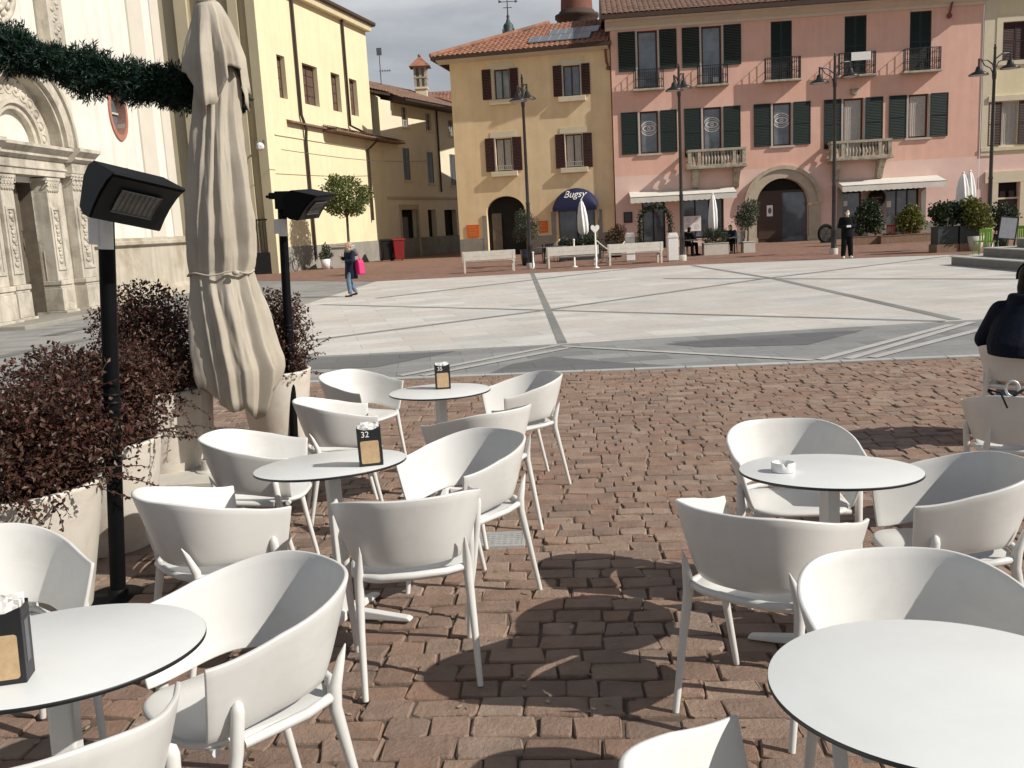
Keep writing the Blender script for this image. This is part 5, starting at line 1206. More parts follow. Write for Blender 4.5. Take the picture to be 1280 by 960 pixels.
for w in (w1, w4):
    o = window(t, *w, M['brownframe'], .12, 1, 3); b = MB()
    shutter(t, w[0]+.03, (w[0]+w[1])/2-.01, w[2]+.03, w[3]-.03, M['brownshut'], .05); shutter(t, (w[0]+w[1])/2+.01, w[1]-.03, w[2]+.03, w[3]-.03, M['brownshut'], .05)
    for bx in ((w[0]-.35, w[0]-.01, w[2], w[3]+.35), (w[1]+.01, w[1]+.35, w[2], w[3]+.35), (w[0]-.01, w[1]+.01, w[3]+.01, w[3]+.35), (w[0]-.45, w[1]+.45, w[2]-.25, w[2]-.01)): b.box(bx[0], bx[1], -.08, .02, bx[2], bx[3])
    b.build('window_surround', M['sill'], t)
for w in (w2, w5):
    window(t, *w, M['whiteframe'], .12, 2, 1, curtain=True)
    for x0, x1 in ((w[0]-.75, w[0]-.03), (w[1]+.03, w[1]+.75)): shutter(t, x0, x1, w[2], w[3], M['brownshut'])
    b = MB(); b.box(w[0]-.8, w[1]+.8, -.12, .02, w[3]+.05, w[3]+.35); b.build('lintel', M['sill'], t)
b = MB()
for bx in ((d1[0]-.55, d1[0]-.01, -.1, d1[3]), (d1[1]+.01, d1[1]+.55, -.1, d1[3]), (d1[0]-.75, d1[1]+.75, d1[3]+.01, d1[3]+.65)): b.box(bx[0], bx[1], -.12, .05, bx[2], bx[3])
b.box(d1[0]+.01, d1[1]-.01, .1, .16, d1[3]-.95, d1[3]-.85); b.build('door_surround', M['sill'], t)
b = MB(); b.box(d1[0]+.02, d1[1]-.02, .2, .26, 0, d1[3]-.95)
for z in (.3, 1.4): b.box(d1[0]+.2, (d1[0]+d1[1])/2-.1, .17, .2, z, z+.9); b.box((d1[0]+d1[1])/2+.1, d1[1]-.2, .17, .2, z, z+.9)
b.build('door', M['bordeaux'], t)
b = MB(); b.box(0, 14, -.7, .1, 13.6, 14.0); b.add([(0, -.75, 14.0), (14, -.75, 14.0), (14, 6, 16.5), (0, 6, 16.5)], [(0, 1, 2, 3)]); b.build('roof', M['tiledark'], t)

# ------------------------------------------------------------------ things on the skyline
q = AY(721, 19, 72); t = thing('brick_tower', 'round dark red brick tower with a projecting ledge behind the ochre roof', 'tower', (q.x, q.y, 0))
b = MB(); z = q.z; b.lathe([(1.4, 0), (1.4, z-.8)], 36, cap=False); b.lathe([(1.18, z+.3), (1.05, z+2.9), (1.0, z+3.4), (0, z+4.5)], 36); b.build('shaft', M['brick'], t)
b = MB(); b.lathe([(1.4, z-.8), (1.5, z-.3), (1.62, z-.2), (1.62, z), (1.3, z+.06), (1.3, z+.25), (1.18, z+.3)], 36, cap=False); b.build('ledge', M['eaves'], t)
q = AY(636, 44, 78); t = thing('bell_turret', 'small dark metal turret with a weather vane behind the ochre roof', 'turret', (q.x, q.y, 0))
z = q.z; b = MB(); b.box(-.8, .8, -.8, .8, 0, z-.2); b.build('base', M['ivory'], t)
b = MB(); b.lathe([(.75, z-.2), (.75, z+.0), (.5, z+.1), (.36, z+.35), (.42, z+.7), (.36, z+.82), (.2, z+.98), (.09, z+1.3), (.14, z+1.4), (.06, z+1.6), (.04, z+2.6)], 16)
for i in range(4): a = math.pi/4+math.pi/2*i; b.ball((.6*math.cos(a), .6*math.sin(a), z+.25), (.08, .08, .22), 8, 6)
b.build('lantern', M['copper'], t)
b = MB(); b.tube([(0, 0, z+1.6), (0, 0, z+2.9)], .035, 6); b.tube([(-.55, 0, z+2.55), (.6, 0, z+2.55)], .03, 6); b.tube([(-.35, 0, z+2.1), (.35, 0, z+2.1)], .03, 6); b.prism([(.6, z+2.42), (.85, z+2.55), (.6, z+2.68)], -.02, .02, 'y'); b.prism([(-.7, z+2.47), (-.4, z+2.55), (-.7, z+2.72)], -.02, .02, 'y'); b.ball((0, 0, z+2.9), .08, 8, 6); b.build('weather_vane', M['copper'], t)

# ------------------------------------------------------------------ street lamps
def lamp(base, H, ang, lab):
    t = thing('street_lamp', lab, 'street lamp', base, ang, 'black street lamps with two hanging heads')
    b = MB(); b.lathe([(.15, 0), (.15, .05), (.11, .1), (.105, .9), (.12, .95), (.085, 1.05), (.075, 2.6), (.09, 2.65), (.07, 2.75), (.055, H-1.3), (.07, H-1.28), (.085, H-1.1), (.06, H-.9), (.045, H-.2), (.06, H-.15), (.03, H-.08), (.045, H-.03), (.0, H+.03)], 14); b.build('post', M['lampenamel'], t)
    b = MB(); b.lathe([(.17, 0), (.17, .22), (.155, .25)], 14, cap=False); b.build('base_collar', M['paleplanter'], t)
    for sx, dz in ((-1, -.22), (1, 0)):
        b = MB(); b.tube([(sx*.03, 0, H-.55+dz), (sx*.3, 0, H-.36+dz), (sx*.6, 0, H-.34+dz), (sx*.66, 0, H-.40+dz)], .028, 8)
        b.tube([(sx*.04, 0, H-.9+dz), (sx*.16, 0, H-.66+dz), (sx*.42, 0, H-.55+dz), (sx*.55, 0, H-.36+dz)], .02, 6); b.tube([(sx*.66, 0, H-.3+dz), (sx*.66, 0, H-.62+dz)], .035, 8)
        a_ = b.build('arm', M['lampenamel'], t)
        b = MB(); b.lathe([(.06, .30), (.10, .26), (.13, .13), (.33, .03), (.36, -.02), (.35, -.03)], 22, (sx*.66, 0, H-.88+dz), cap=False); b.lathe([(.0, .30), (.06, .30)], 22, (sx*.66, 0, H-.88+dz), cap=False); h = b.build('lamp_head', M['lampenamel'], a_)
        b = MB(); b.lathe([(.0, -.06), (.2, -.05), (.33, -.012)], 22, (sx*.66, 0, H-.88+dz), cap=False); b.build('diffuser', M['lampunder'], a_)
for (px, py, Y, tp, ang, lab) in ((663, 335, 38.8, 92, 72, 'black two headed street lamp in front of the ochre house'),
                         (853, 326, 38.8, 79, 63, 'black two headed street lamp left of the stone archway'),
                         (1042, 318, 37.5, 66, 12, 'black two headed street lamp beside the person dressed in black'),
                         (1237, 300, 36.3, 55, 10, 'black two headed street lamp at the right edge between pink and ivory house')):
    q = AY(px, py, Y); x = G(px, py).x if px < 1100 else AY(1236, 290, Y).x
    H = AY(px, tp, Y).z
    lamp((x, Y, 0), H, R(ang), lab)

# ------------------------------------------------------------------ benches
def bench(p, rz, L_, lab):
    t = thing('bench', lab, 'bench', p, rz, 'pale boarded benches along the square')
    b = MB(); b.box(-L_/2, L_/2, -.05, .02, .50, .86); b.box(-L_/2, L_/2, -.055, -.05, .66, .68, 0); b.build('backrest', M['benchpale'], t, .012)
    b = MB()
    for k in range(4): b.box(-L_/2, L_/2, .08+.12*k, .185+.12*k, .40, .445)
    b.build('seat', M['benchpale'], t, .008)
    for x in (-L_/2+.08, L_/2-.08):
        b = MB(); b.box(x-.035, x+.035, -.06, .0, 0, .84); b.box(x-.035, x+.035, .46, .53, 0, .40); b.box(x-.035, x+.035, .0, .53, .34, .40); b.build('leg', M['benchpale'], t)
for a, c_, lab in (((579, 342), (645, 338), 'pale bench left of the street lamp before the ochre house, leftmost of the three'), ((684, 336), (748, 332), 'pale bench right of the street lamp before the ochre house, middle of the three'), ((760, 332.5), (827, 328), 'pale bench next to the white bin, rightmost of the three')):
    P_, Q_ = G(*a), G(*c_); Q_.y = P_.y+(Q_.y-P_.y)*.4; m_ = (P_+Q_)/2; m_.z = 0
    bench(m_, math.atan2(Q_.y-P_.y, Q_.x-P_.x), (Q_-P_).length, lab)

# ------------------------------------------------------------------ plants and odds and ends before the houses
def shrub(mb, c, r_, n, L_, w, rn): leaf_cloud(mb, [(c, r_)]+[((c[0]+rn.uniform(-.5, .5)*r_[0], c[1]+rn.uniform(-.4, .4)*r_[1], c[2]+rn.uniform(-.4, .5)*r_[2]), (r_[0]*.55, r_[1]*.55, r_[2]*.55)) for _ in range(5)], n, L_, w, rn, .1, .4)
def potted(name, lab, cat, p, pot, potm, crown, leafm, n, seed, group=None, trunk=None, L_=.09, w=.03):
    t = thing(name, lab, cat, p, 0, group); rn = random.Random(seed)
    b = MB()
    if pot[0] == 'round': b.lathe([(0, 0), (pot[1]*.75, 0), (pot[1], pot[2]), (pot[1]*.9, pot[2]), (pot[1]*.88, pot[2]-.06), (0, pot[2]-.06)], 24)
    else:
        w_, d_, h_ = pot[1:]; b.box(-w_, w_, -d_, d_, 0, h_-.03); b.box(-w_-.02, w_+.02, -d_-.02, d_+.02, h_-.03, h_)
    b.build('pot', potm, t)
    if trunk:
        b = MB(); b.tube([(0, 0, pot[-1]-.1), (.02, 0, (pot[-1]+trunk)/2), (-.01, .01, trunk)], [.05, .04, .035], 8)
        for k in range(6): a = k*1.05; b.tube([(-.01, .01, trunk-.1), (.25*math.cos(a), .25*math.sin(a), trunk+.3)], [.025, .008], 5)
        b.build('trunk', M['bark'], t)
    b = MB(); leaf_cloud(b, crown, n, L_, w, rn, .1, .4); b.build('foliage', leafm, t)
    return t
# clipped tree on its stem by the nave
q = G(434, 333); TY = 50.0; top_, bot_ = AY(433, 216, TY), AY(433, 275, TY); cx = AY(432, 246, TY); base = AY(437, 325, TY)
t = thing('clipped_tree', 'round clipped green tree on a thin stem before the yellow nave', 'tree', (base.x, TY, 0)); rn = random.Random(9)
cz = (top_.z+bot_.z)/2; rr = (top_.z-bot_.z)/2; dx = cx.x-base.x
b = MB(); b.tube([(0, 0, 0), (dx*.4, 0, 1.2), (dx*.85, 0, bot_.z+.2), (dx, 0, cz)], [.085, .075, .065, .03], 8)
for k in range(9): a = k*.7; b.tube([(dx*.9, 0, bot_.z+.15), (dx+.75*math.cos(a), .75*math.sin(a), cz+.3*math.sin(k*2.1))], [.035, .01], 5)
b.build('trunk', M['bark'], t)
b = MB(); blobs = [((dx, 0, cz), (rr*.95, rr*.95, rr*.85))]
for k in range(34):
    a = rn.uniform(0, 6.28); e_ = rn.uniform(-.9, 1.25); blobs.append(((dx+rr*.85*math.cos(a)*math.cos(e_), rr*.85*math.sin(a)*math.cos(e_), cz+rr*.78*math.sin(e_)), (rr*.34, rr*.34, rr*.26)))
leaf_cloud(b, blobs, 5200, .14, .042, rn, .2, .4); b.build('crown', M['bayleaf'], t)
w0, w1_ = AY(416, 320, 51.2), AY(440, 320, 51.2)
t = thing('stone_planter', 'large pale square planter standing below the clipped tree', 'planter', ((w0.x+w1_.x)/2, 51.4, 0))
b = MB(); hw = (w1_.x-w0.x)/2; b.box(-hw, hw, -.5, .5, 0, 1.12); b.box(-hw-.06, hw+.06, -.56, .56, 1.12, 1.2); b.build('box', M['paleplanter'], t, .015); b = MB(); b.box(-hw+.05, hw-.05, -.45, .45, 1.2, 1.22); b.build('soil', M['soil'], t)
# olive in a dark pot, hedge boxes, shrubs
q = G(661, 333); potted('olive_tree', 'grey green olive tree in a dark blue pot beside the leftmost street lamp', 'tree', (q.x+.0, q.y+.9, 0), ('round', .34, .72), M['potblue'], [((0, 0, 1.75), (.55, .5, .62)), ((-.1, 0, 2.15), (.4, .4, .4)), ((.3, 0, 1.5), (.35, .35, .4)), ((-.35, 0, 1.4), (.3, .3, .35))], M['oliveleaf'], 2600, 31, trunk=1.4, L_=.085, w=.016)
q = AY(725, 312, 45); potted('hedge_planter', 'long dark planter with a low green hedge under the blue awning', 'planter', (q.x, 45, 0), ('box', 1.0, .25, .55), M['anthracite'], [((-.5, 0, .75), (.6, .3, .32)), ((.45, 0, .8), (.6, .3, .34))], M['darkleaf'], 2300, 32)
q = AY(770, 300, 46); potted('rusty_shrub', 'reddish brown shrub in a pot between ochre and pink house', 'shrub', (q.x, 46, 0), ('round', .32, .5), M['blackmatt'], [((0, 0, .95), (.55, .5, .55)), ((.2, 0, 1.3), (.35, .3, .3))], M['rustleaf'], 1700, 33)
q = AY(894, 316, 43); potted('planter_box', 'pale rectangular planter box with loose grasses right of the second street lamp', 'planter', (q.x, 43, 0), ('box', .56, .26, .55), M['paleplanter'], [((-.25, 0, .8), (.35, .25, .4)), ((.25, 0, .8), (.35, .25, .38))], M['darkleaf'], 1500, 34, L_=.16, w=.012)
q = AY(935, 312, 43.5); potted('bay_tree', 'loose dark green bay tree in a pale square pot at the foot of the archway', 'tree', (q.x, 43.5, 0), ('box', .27, .27, .52), M['paleplanter'], [((0, 0, 1.75), (.5, .5, .6)), ((-.2, 0, 1.5), (.45, .4, .4)), ((.15, 0, 2.1), (.38, .38, .35))], M['oliveleaf'], 2200, 35, trunk=1.5, L_=.11, w=.026)
for (px, sd_, lab, lm, sc) in ((1085, 36, 'dark green leafy shrub in a wooden trough behind the person in black', 'darkleaf', 1.15), (1137, 37, 'yellow green shrub in a wooden trough under the right white awning', 'yellowleaf', .95)):
    q = AY(px, 305, 45.5); potted('shrub_trough', lab, 'planter', (q.x, 45.5, 0), ('box', .95, .25, .42), M['planterwood'], [((0, 0, 1.15*sc), (.62*sc, .45, .62*sc)), ((.3, 0, .9), (.45, .35, .45)), ((-.35, 0, .95), (.4, .35, .45)), ((.05, 0, 1.6*sc), (.42*sc, .35, .35*sc))], M[lm], 2300, sd_, 'wooden troughs with shrubs', L_=.13, w=.045)
q = AY(1112, 305, 45.2); potted('low_trough', 'low empty wooden trough between the two shrub troughs', 'planter', (q.x, 45.2, 0), ('box', .5, .22, .4), M['planterwood'], [((0, 0, .42), (.3, .15, .08))], M['rustleaf'], 150, 38)
for px, sd_, lab in ((1180, 41, 'anthracite box planter with a dark bush, left of the pair by the stone steps'), (1207, 42, 'anthracite box planter with a dark bush, right of the pair by the stone steps')):
    q = AY(px, 310, 34.8)
    t = potted('box_planter', lab, 'planter', (q.x, 34.8, 0), ('box', .37, .3, .95), M['anthracite'], [((0, 0, 1.35), (.5, .42, .42)), ((.15, 0, 1.6), (.36, .3, .28)), ((-.25, 0, 1.5), (.36, .3, .35))], M['darkleaf'], 2300, sd_, 'anthracite box planters', L_=.10, w=.035)
    b = MB(); b.box(-.42, .42, -.34, .34, .0, .30); b.build('wooden_base', M['planterwood'], t)
q = AY(1222, 310, 34.3); potted('yellow_shrub', 'tall yellowish green shrub between the box planters and the green chairs', 'shrub', (q.x, 34.5, 0), ('round', .3, .55), M['paleplanter'], [((0, 0, 1.35), (.5, .45, .55)), ((.25, 0, 1.05), (.4, .4, .35)), ((-.2, 0, 1.7), (.35, .3, .3))], M['yellowleaf'], 2300, 43, L_=.10, w=.036)
q = AY(1252, 300, 36.5); potted('dark_shrub', 'dark shrub behind the grey chalkboard', 'shrub', (q.x, 36.5, 0), ('round', .3, .5), M['anthracite'], [((0, 0, 1.15), (.6, .45, .6))], M['darkleaf'], 1500, 44, L_=.1, w=.035)
# closed parasols
def far_parasol(px, pyt, pyb, Y, hw, lab, split=0):
    p = AY(px, pyb, Y); top_ = AY(px, pyt, Y); t = thing('closed_parasol', lab, 'parasol', (p.x, Y, 0), 0, 'closed white parasols'); n = 48; rn = random.Random(int(px)); vs = []
    z0, z1 = p.z, top_.z; H = z1-z0; prof = [(0, .55), (.08, .95), (.3, 1), (.55, .9), (.8, .62), (.95, .3), (1, .12)]
    for f, r_ in prof:
        for i in range(n): a = 2*math.pi*i/n; k = 1+.22*math.sin(a*7+f*2); vs.append(((.02+hw*r_*k)*math.cos(a)+(.06*(1-f) if px < 800 else 0), hw*r_*k*math.sin(a), z0+H*f))
    b = MB(); b.add(vs, [(j*n+i, j*n+(i+1) % n, (j+1)*n+(i+1) % n, (j+1)*n+i) for j in range(len(prof)-1) for i in range(n)], 0, True); b.ball((0, 0, z1+.03), .05, 8, 6); b.build('canopy', M['whitepaint'], t)
    b = MB(); b.tube([(0, 0, 0), (0, 0, z0+.3)], .03, 8); b.build('pole', M['whitepaint'], t); b = MB(); b.lathe([(0, 0), (.28, 0), (.28, .07), (.05, .1)], 20); b.build('base', M['greymetal'], t)
far_parasol(728, 251, 293, 45.5, .21, 'slim closed white parasol before the blue awning arch')
far_parasol(891.5, 243, 288, 43.6, .17, 'slim closed white parasol above the pale planter box')
far_parasol(1203, 217, 258, 36.0, .19, 'closed white parasol above the box planters, left of two touching ones')
far_parasol(1211.5, 215, 258, 36.3, .19, 'closed white parasol above the box planters, right of two touching ones')
# white rope posts, bins and boxes
for px, pyt, pyb, lab, hd in ((718.5, 300, 334, 'thin white post behind the middle bench', 0), (745.5, 290, 335, 'white rope post with a heart shaped head behind the benches', 1), (667, 316, 336, 'thin white post beside the leftmost street lamp', 0)):
    q = G(px, pyb); zt = AY(px, pyt, q.y).z; t = thing('rope_post', lab, 'post', (q.x, q.y, 0), 0, 'white posts before the cafes')
    b = MB(); b.lathe([(.12, 0), (.12, .03), (.035, .05), (.032, zt)], 12); b.build('shaft', M['whitepaint'], t)
    b = MB()
    if hd: b.prism([(0, zt-.05), (.16, zt+.12), (.17, zt+.22), (.11, zt+.28), (.04, zt+.26), (0, zt+.2), (-.04, zt+.26), (-.11, zt+.28), (-.17, zt+.22), (-.16, zt+.12)], -.03, .03, 'y')
    else: b.ball((0, 0, zt), .05, 8, 6)
    b.build('head', M['whitepaint'], t)
a = AY(746, 301, G(745.5, 335).y); c_ = AY(784, 298, 42.0); P_ = [a.lerp(c_, k/12)-Vector((0, 0, .45*math.sin(math.pi*k/12)*1.0)) for k in range(13)]
b = MB(); b.tube([p-a for p in P_], .028, 6); o = b.build('barrier_rope', M['rope']); o.location = a; tag(o, 'pale rope sagging between the heart headed post and the white box sign', 'rope')
for px, pyt, pyb, w_, lab, nm in ((788, 291, 327, .19, 'white box shaped stand at the end of the barrier rope', 'white_stand'), (841, 291, 327, .21, 'white rectangular litter bin left of the second street lamp', 'litter_bin')):
    q = G(px, pyb); zt = AY(px, pyt, q.y).z; t = thing(nm, lab, 'bin' if 'bin' in nm else 'stand', (q.x, q.y, 0))
    b = MB(); b.box(-w_, w_, -.18, .18, .05, zt-.2); b.box(-w_+.03, w_-.03, -.15, .15, 0, .05); b.build('body', M['whitepaint'], t, .02)
    b = MB(); b.prism([(-w_-.02, zt-.2), (w_+.02, zt-.2), (w_*.8, zt), (-w_*.8, zt)], -.2, .2, 'y'); b.box(-w_*.7, w_*.7, -.205, -.19, zt-.16, zt-.06) if 'bin' in nm else None; b.build('lid', M['whitepaint'], t, .01)
# greenery arch round the shop entrance
aL, aR, aT = AY(800, 300, 52.5), AY(838, 300, 52.5), AY(819, 258, 52.5)
t = thing('greenery_arch', 'dark garland arch of leaves around the entrance under the left awning', 'garland', ((aL.x+aR.x)/2, 52.5, 0)); rn = random.Random(55)
r_ = (aR.x-aL.x)/2; zs_ = aT.z-r_; path = [(-r_, 0, 0), (-r_, 0, zs_*.5)]+[(-r_*math.cos(math.pi*k/14), 0, zs_+r_*math.sin(math.pi*k/14)) for k in range(15)]+[(r_, 0, zs_*.5), (r_, 0, 0)]
b = MB(); b.tube(path, .03, 6); b.build('hoop', M['iron'], t)
b = MB()
for p, q in zip(path[:-1], path[1:]):
    p, q = Vector(p), Vector(q)
    for _ in range(int((q-p).length*240)): s_ = p.lerp(q, rn.random()); b.leaf((s_.x+rn.gauss(0, .07), rn.gauss(0, .07), s_.z+rn.gauss(0, .07)), .13, .035, rn)
b.build('foliage', M['darkleaf'], t)
# cafe furniture in the far distance
def far_chair(p, rz, m, lab, group, nm='cafe_chair'):
    t = thing(nm, lab, 'chair', p, rz, group)
    b = MB(); b.box(-.21, .21, -.2, .22, .43, .46); b.build('seat', m, t, .01)
    b = MB()
    for x in (-.19, -.1, 0, .1, .19): b.box(x-.025, x+.025, -.235, -.205, .46, .86)
    b.box(-.215, .215, -.24, -.2, .78, .88); b.build('backrest', m, t, .008)
    for x in (-.19, .19):
        for y in (-.2, .19): b = MB(); b.tube([(x*1.12, y*1.15, 0), (x, y, .44)], [.016, .02], 6); b.build('leg', m, t)
    return t
for px, lab, rz in ((1228, 'lime green chair at the left beside the stone steps', 40), (1236.5, 'lime green chair in front of the chalkboard by the stone steps', -60)):
    q = AY(px, 300, 32.2 if px < 1230 else 31.6); far_chair((q.x, 32.2 if px < 1230 else 31.6, 0), R(rz), M['green'], lab, 'lime green chairs')
q = AY(1270, 300, 33.0); far_chair((q.x, 33, 0), R(100), M['green'], 'lime green chair right of the chalkboard at the right edge', 'lime green chairs')
for px, lab, rz in ((1115, 'red chair between the two shrub troughs', 170), (1136, 'red chair partly hidden behind the yellow green shrub', 180), (1150, 'red chair at the right end of the shrub troughs', 200)):
    q = AY(px, 300, 46.6); far_chair((q.x, 46.6, 0), R(rz), M['red'], lab, 'red cafe chairs')
def far_table(px, Y, lab, m='blackmatt', top='greymetal'):
    q = AY(px, 305, Y); t = thing('small_table', lab, 'table', (q.x, Y, 0), 0, 'dark cafe tables before the houses')
    b = MB(); b.box(-.36, .36, -.36, .36, .72, .75); b.build('tabletop', M[top], t, .006); b = MB(); b.tube([(0, 0, .02), (0, 0, .72)], .035, 8); b.box(-.25, .25, -.04, .04, 0, .03); b.box(-.04, .04, -.25, -.04, 0, .03); b.box(-.04, .04, .04, .25, 0, .03); b.build('pedestal', M[m], t)
far_table(680, 43, 'dark table left of the hedge under the blue awning'); far_table(699, 44, 'dark table close to the hedge under the blue awning'); far_table(866, 42.6, 'dark table beside the seated person under the left awning'); far_table(918, 43.2, 'dark table between planter box and bay tree')
for px, Y, rz, lab in ((672, 43.4, 90, 'dark chair at the left table under the blue awning'), (706, 44.3, -80, 'dark chair at the right table under the blue awning'), (689, 44.2, 200, 'dark chair between the two tables under the blue awning'), (761, 43, 30, 'dark chair behind the gap between the two right benches')):
    q = AY(px, 305, Y); far_chair((q.x, Y, 0), R(rz), M['blackmatt'], lab, 'dark cafe chairs before the houses')
# wheel leaning by the arch, chalkboard
q = AY(1032.5, 304, 50.5); t = thing('wheel_stand', 'round dark tyre shaped stand at the right foot of the archway', 'stand', (q.x, 50.5, 0))
b = MB(); b.tube([(.38*math.cos(2*math.pi*i/24), 0, .50+.44*math.sin(2*math.pi*i/24)) for i in range(25)], .09, 8, cap=False); b.build('tyre', M['blackmatt'], t); b = MB(); b.box(-.3, .3, -.1, .1, 0, .06)
for i in range(3): a = i*math.pi/3; b.tube([(.33*math.cos(a), 0, .5+.38*math.sin(a)), (-.33*math.cos(a), 0, .5-.38*math.sin(a))], .015, 5)
b.build('spokes', M['iron'], t)
q = AY(1255, 312, 31.2); t = thing('chalkboard', 'grey tilted chalkboard standing behind the stone steps', 'sign', (q.x, 31.2, 0), R(4))
w_ = .29; z0, z1 = AY(1255, 298, 31.2).z, AY(1251, 272, 31.2).z
b = MB(); X = Matrix.Rotation(R(7), 4, 'Y'); b.box(-w_, w_, -.02, .02, z0, z1, X=X); b.build('board', M['slate'], t, .004)
b = MB(); b.box(-w_-.03, -w_, -.03, .03, .1, z1+.03, X=X); b.box(w_, w_+.03, -.03, .03, .1, z1+.03, X=X); b.box(-w_, w_, -.03, .03, z1, z1+.03, X=X); b.box(-w_, w_, -.03, .03, z0-.03, z0, X=X); b.build('frame', M['blackmatt'], t)
b = MB(); b.box(-.03, .03, .02, .4, 0.0, .05); b.tube([(-.25, .02, 1.0), (-.25, .45, .0)], .018, 6); b.tube([(.25, .02, 1.0), (.25, .45, .0)], .018, 6); b.build('prop', M['blackmatt'], t)
# stone steps of a monument
a = G(1195, 331.5); t = thing('stone_steps', 'three stone steps with shade painted on the risers at the right edge of the square', 'steps', (a.x, a.y, 0))
c_ = G(1280, 338.5)-a; ang = math.atan2(c_.y, c_.x)
# left face runs towards the camera, the steps climb to the right
def tier(x0, y1, z0, z1, nm):
    b = MB(); b.box(x0, 16, -16, y1, z0, z1-.03); b.build(nm, M['stepstone'], t, .01)
    b = MB(); b.box(x0-.03, 16.03, -16.03, y1+.03, z1-.03, z1); b.build('tread', M['steptop'], t)
tier(0, .3, -.1, .25, 'step'); tier(.62, -.32, .251, .49, 'step'); tier(1.25, -.95, .491, .74, 'step')
# bins and bicycle at the nave
for px, m, lab in ((484, 'blackmatt', 'dark wheeled bin at the foot of the lane house'), (498, 'red', 'red wheeled bin at the foot of the lane house')):
    Y = 58.5; q = AY(px, 318, Y); t = thing('wheeled_bin', lab, 'bin', (q.x, Y, 0), R(20), 'wheeled bins by the lane')
    b = MB(); s_ = 1.0
    vs = [(-.27, -.27, .08), (.27, -.27, .08), (.27, .27, .08), (-.27, .27, .08), (-.36, -.38, 1.25), (.36, -.38, 1.25), (.36, .38, 1.25), (-.36, .38, 1.25)]
    b.add(vs, [(0, 3, 2, 1), (4, 5, 6, 7), (0, 1, 5, 4), (1, 2, 6, 5), (2, 3, 7, 6), (3, 0, 4, 7)]); b.build('bin_body', M[m], t, .03)
    b = MB(); b.prism([(-.42, 1.26), (.42, 1.26), (.42, 1.31), (0, 1.40), (-.42, 1.34)], -.39, .39, 'x'); b.build('lid', M[m], t, .02)
    for sx in (-1, 1): b = MB(); b.lathe([(0, -.03), (.1, -.03), (.1, .03), (0, .03)], 14, X=Matrix.Translation((sx*.3, .3, .1)) @ Matrix.Rotation(R(90), 4, 'Y')); b.build('wheel', M['blackmatt'], t)
for px, lab, sd_ in ((407, 'low dark shrub in a white pot left of the square stone planter', 61),):
    Y = 50.5 if px < 430 else 57.5; q = AY(px, 320, Y); potted('nave_shrub', lab, 'shrub', (q.x, Y, 0), ('round', .3, .55), M['whitepaint'] if px < 430 else M['paleplanter'], [((0, 0, .75), (.36, .35, .3)), ((.05, 0, 1.1), (.2, .2, .3))], M['oliveleaf'], 900, sd_, L_=.1, w=.03)
# bicycle
q = G(372, 339); t = thing('bicycle', 'bicycle leaning at the nave wall behind the farther heater post', 'bicycle', (q.x-.2, q.y-.6, 0), NA.rz)
for x in (-.52, .52):
    b = MB(); b.tube([(x+.33*math.cos(2*math.pi*i/24), 0, .34+.33*math.sin(2*math.pi*i/24)) for i in range(25)], .022, 6, cap=False); w = b.build('wheel', M['blackmatt'], t)
    b = MB()
    for i in range(8): a_ = math.pi*i/8; b.tube([(x+.32*math.cos(a_), 0, .34+.32*math.sin(a_)), (x-.32*math.cos(a_), 0, .34-.32*math.sin(a_))], .004, 4)
    b.build('spokes', M['steel'], w)
b = MB()
for p, q in (((-.52, 0, .34), (-.1, 0, .32)), ((-.1, 0, .32), (-.22, 0, .82)), ((-.52, 0, .34), (-.2, 0, .72)), ((-.2, 0, .72), (.34, 0, .78)), ((-.1, 0, .32), (.36, 0, .70)), ((.33, 0, .92), (.40, 0, .6)), ((.40, 0, .6), (.52, 0, .34))): b.tube([p, q], .02, 6)
b.build('frame', M['greymetal'], t)
b = MB(); b.tube([(.25, -.25, .98), (.34, -.1, .95), (.33, 0, .92), (.34, .1, .95), (.25, .25, .98)], .014, 6); b.build('handlebar', M['iron'], t)
b = MB(); b.ball((-.24, 0, .86), (.13, .06, .04), 10, 6); b.build('saddle', M['blackmatt'], t)
# ------------------------------------------------------------------ people
def remesh(o, v=.012, it=4):
    m = o.modifiers.new('Remesh', 'REMESH'); m.mode = 'VOXEL'; m.voxel_size = v; m.use_smooth_shade = True
    s_ = o.modifiers.new('Smooth', 'SMOOTH'); s_.iterations = it; s_.factor = .5
    return o
def limb(mb, pts, rad, n=12):
    P = [Vector(p) for p in pts]
    for i in range(len(P)-1):
        k = 5; mb.tube([P[i].lerp(P[i+1], j/k) for j in range(k+1)], [rad[i]+(rad[i+1]-rad[i])*j/k for j in range(k+1)], n)
    for p, r_ in zip(P, rad): mb.ball(p, r_*.99, 12, 8)
def torso(mb, rings, n=20):
    "rings (centre, half width, half depth, yaw)"
    vs = []
    for c_, hw, hd in rings:
        for j in range(n):
            a = 2*math.pi*j/n; vs.append((c_[0]+hw*math.cos(a), c_[1]+hd*math.sin(a), c_[2]))
    k = len(rings)
    mb.add(vs, [(i*n+j, i*n+(j+1) % n, (i+1)*n+(j+1) % n, (i+1)*n+j) for i in range(k-1) for j in range(n)]+[tuple(range(n))[::-1], tuple(range((k-1)*n, k*n))], 0, True)
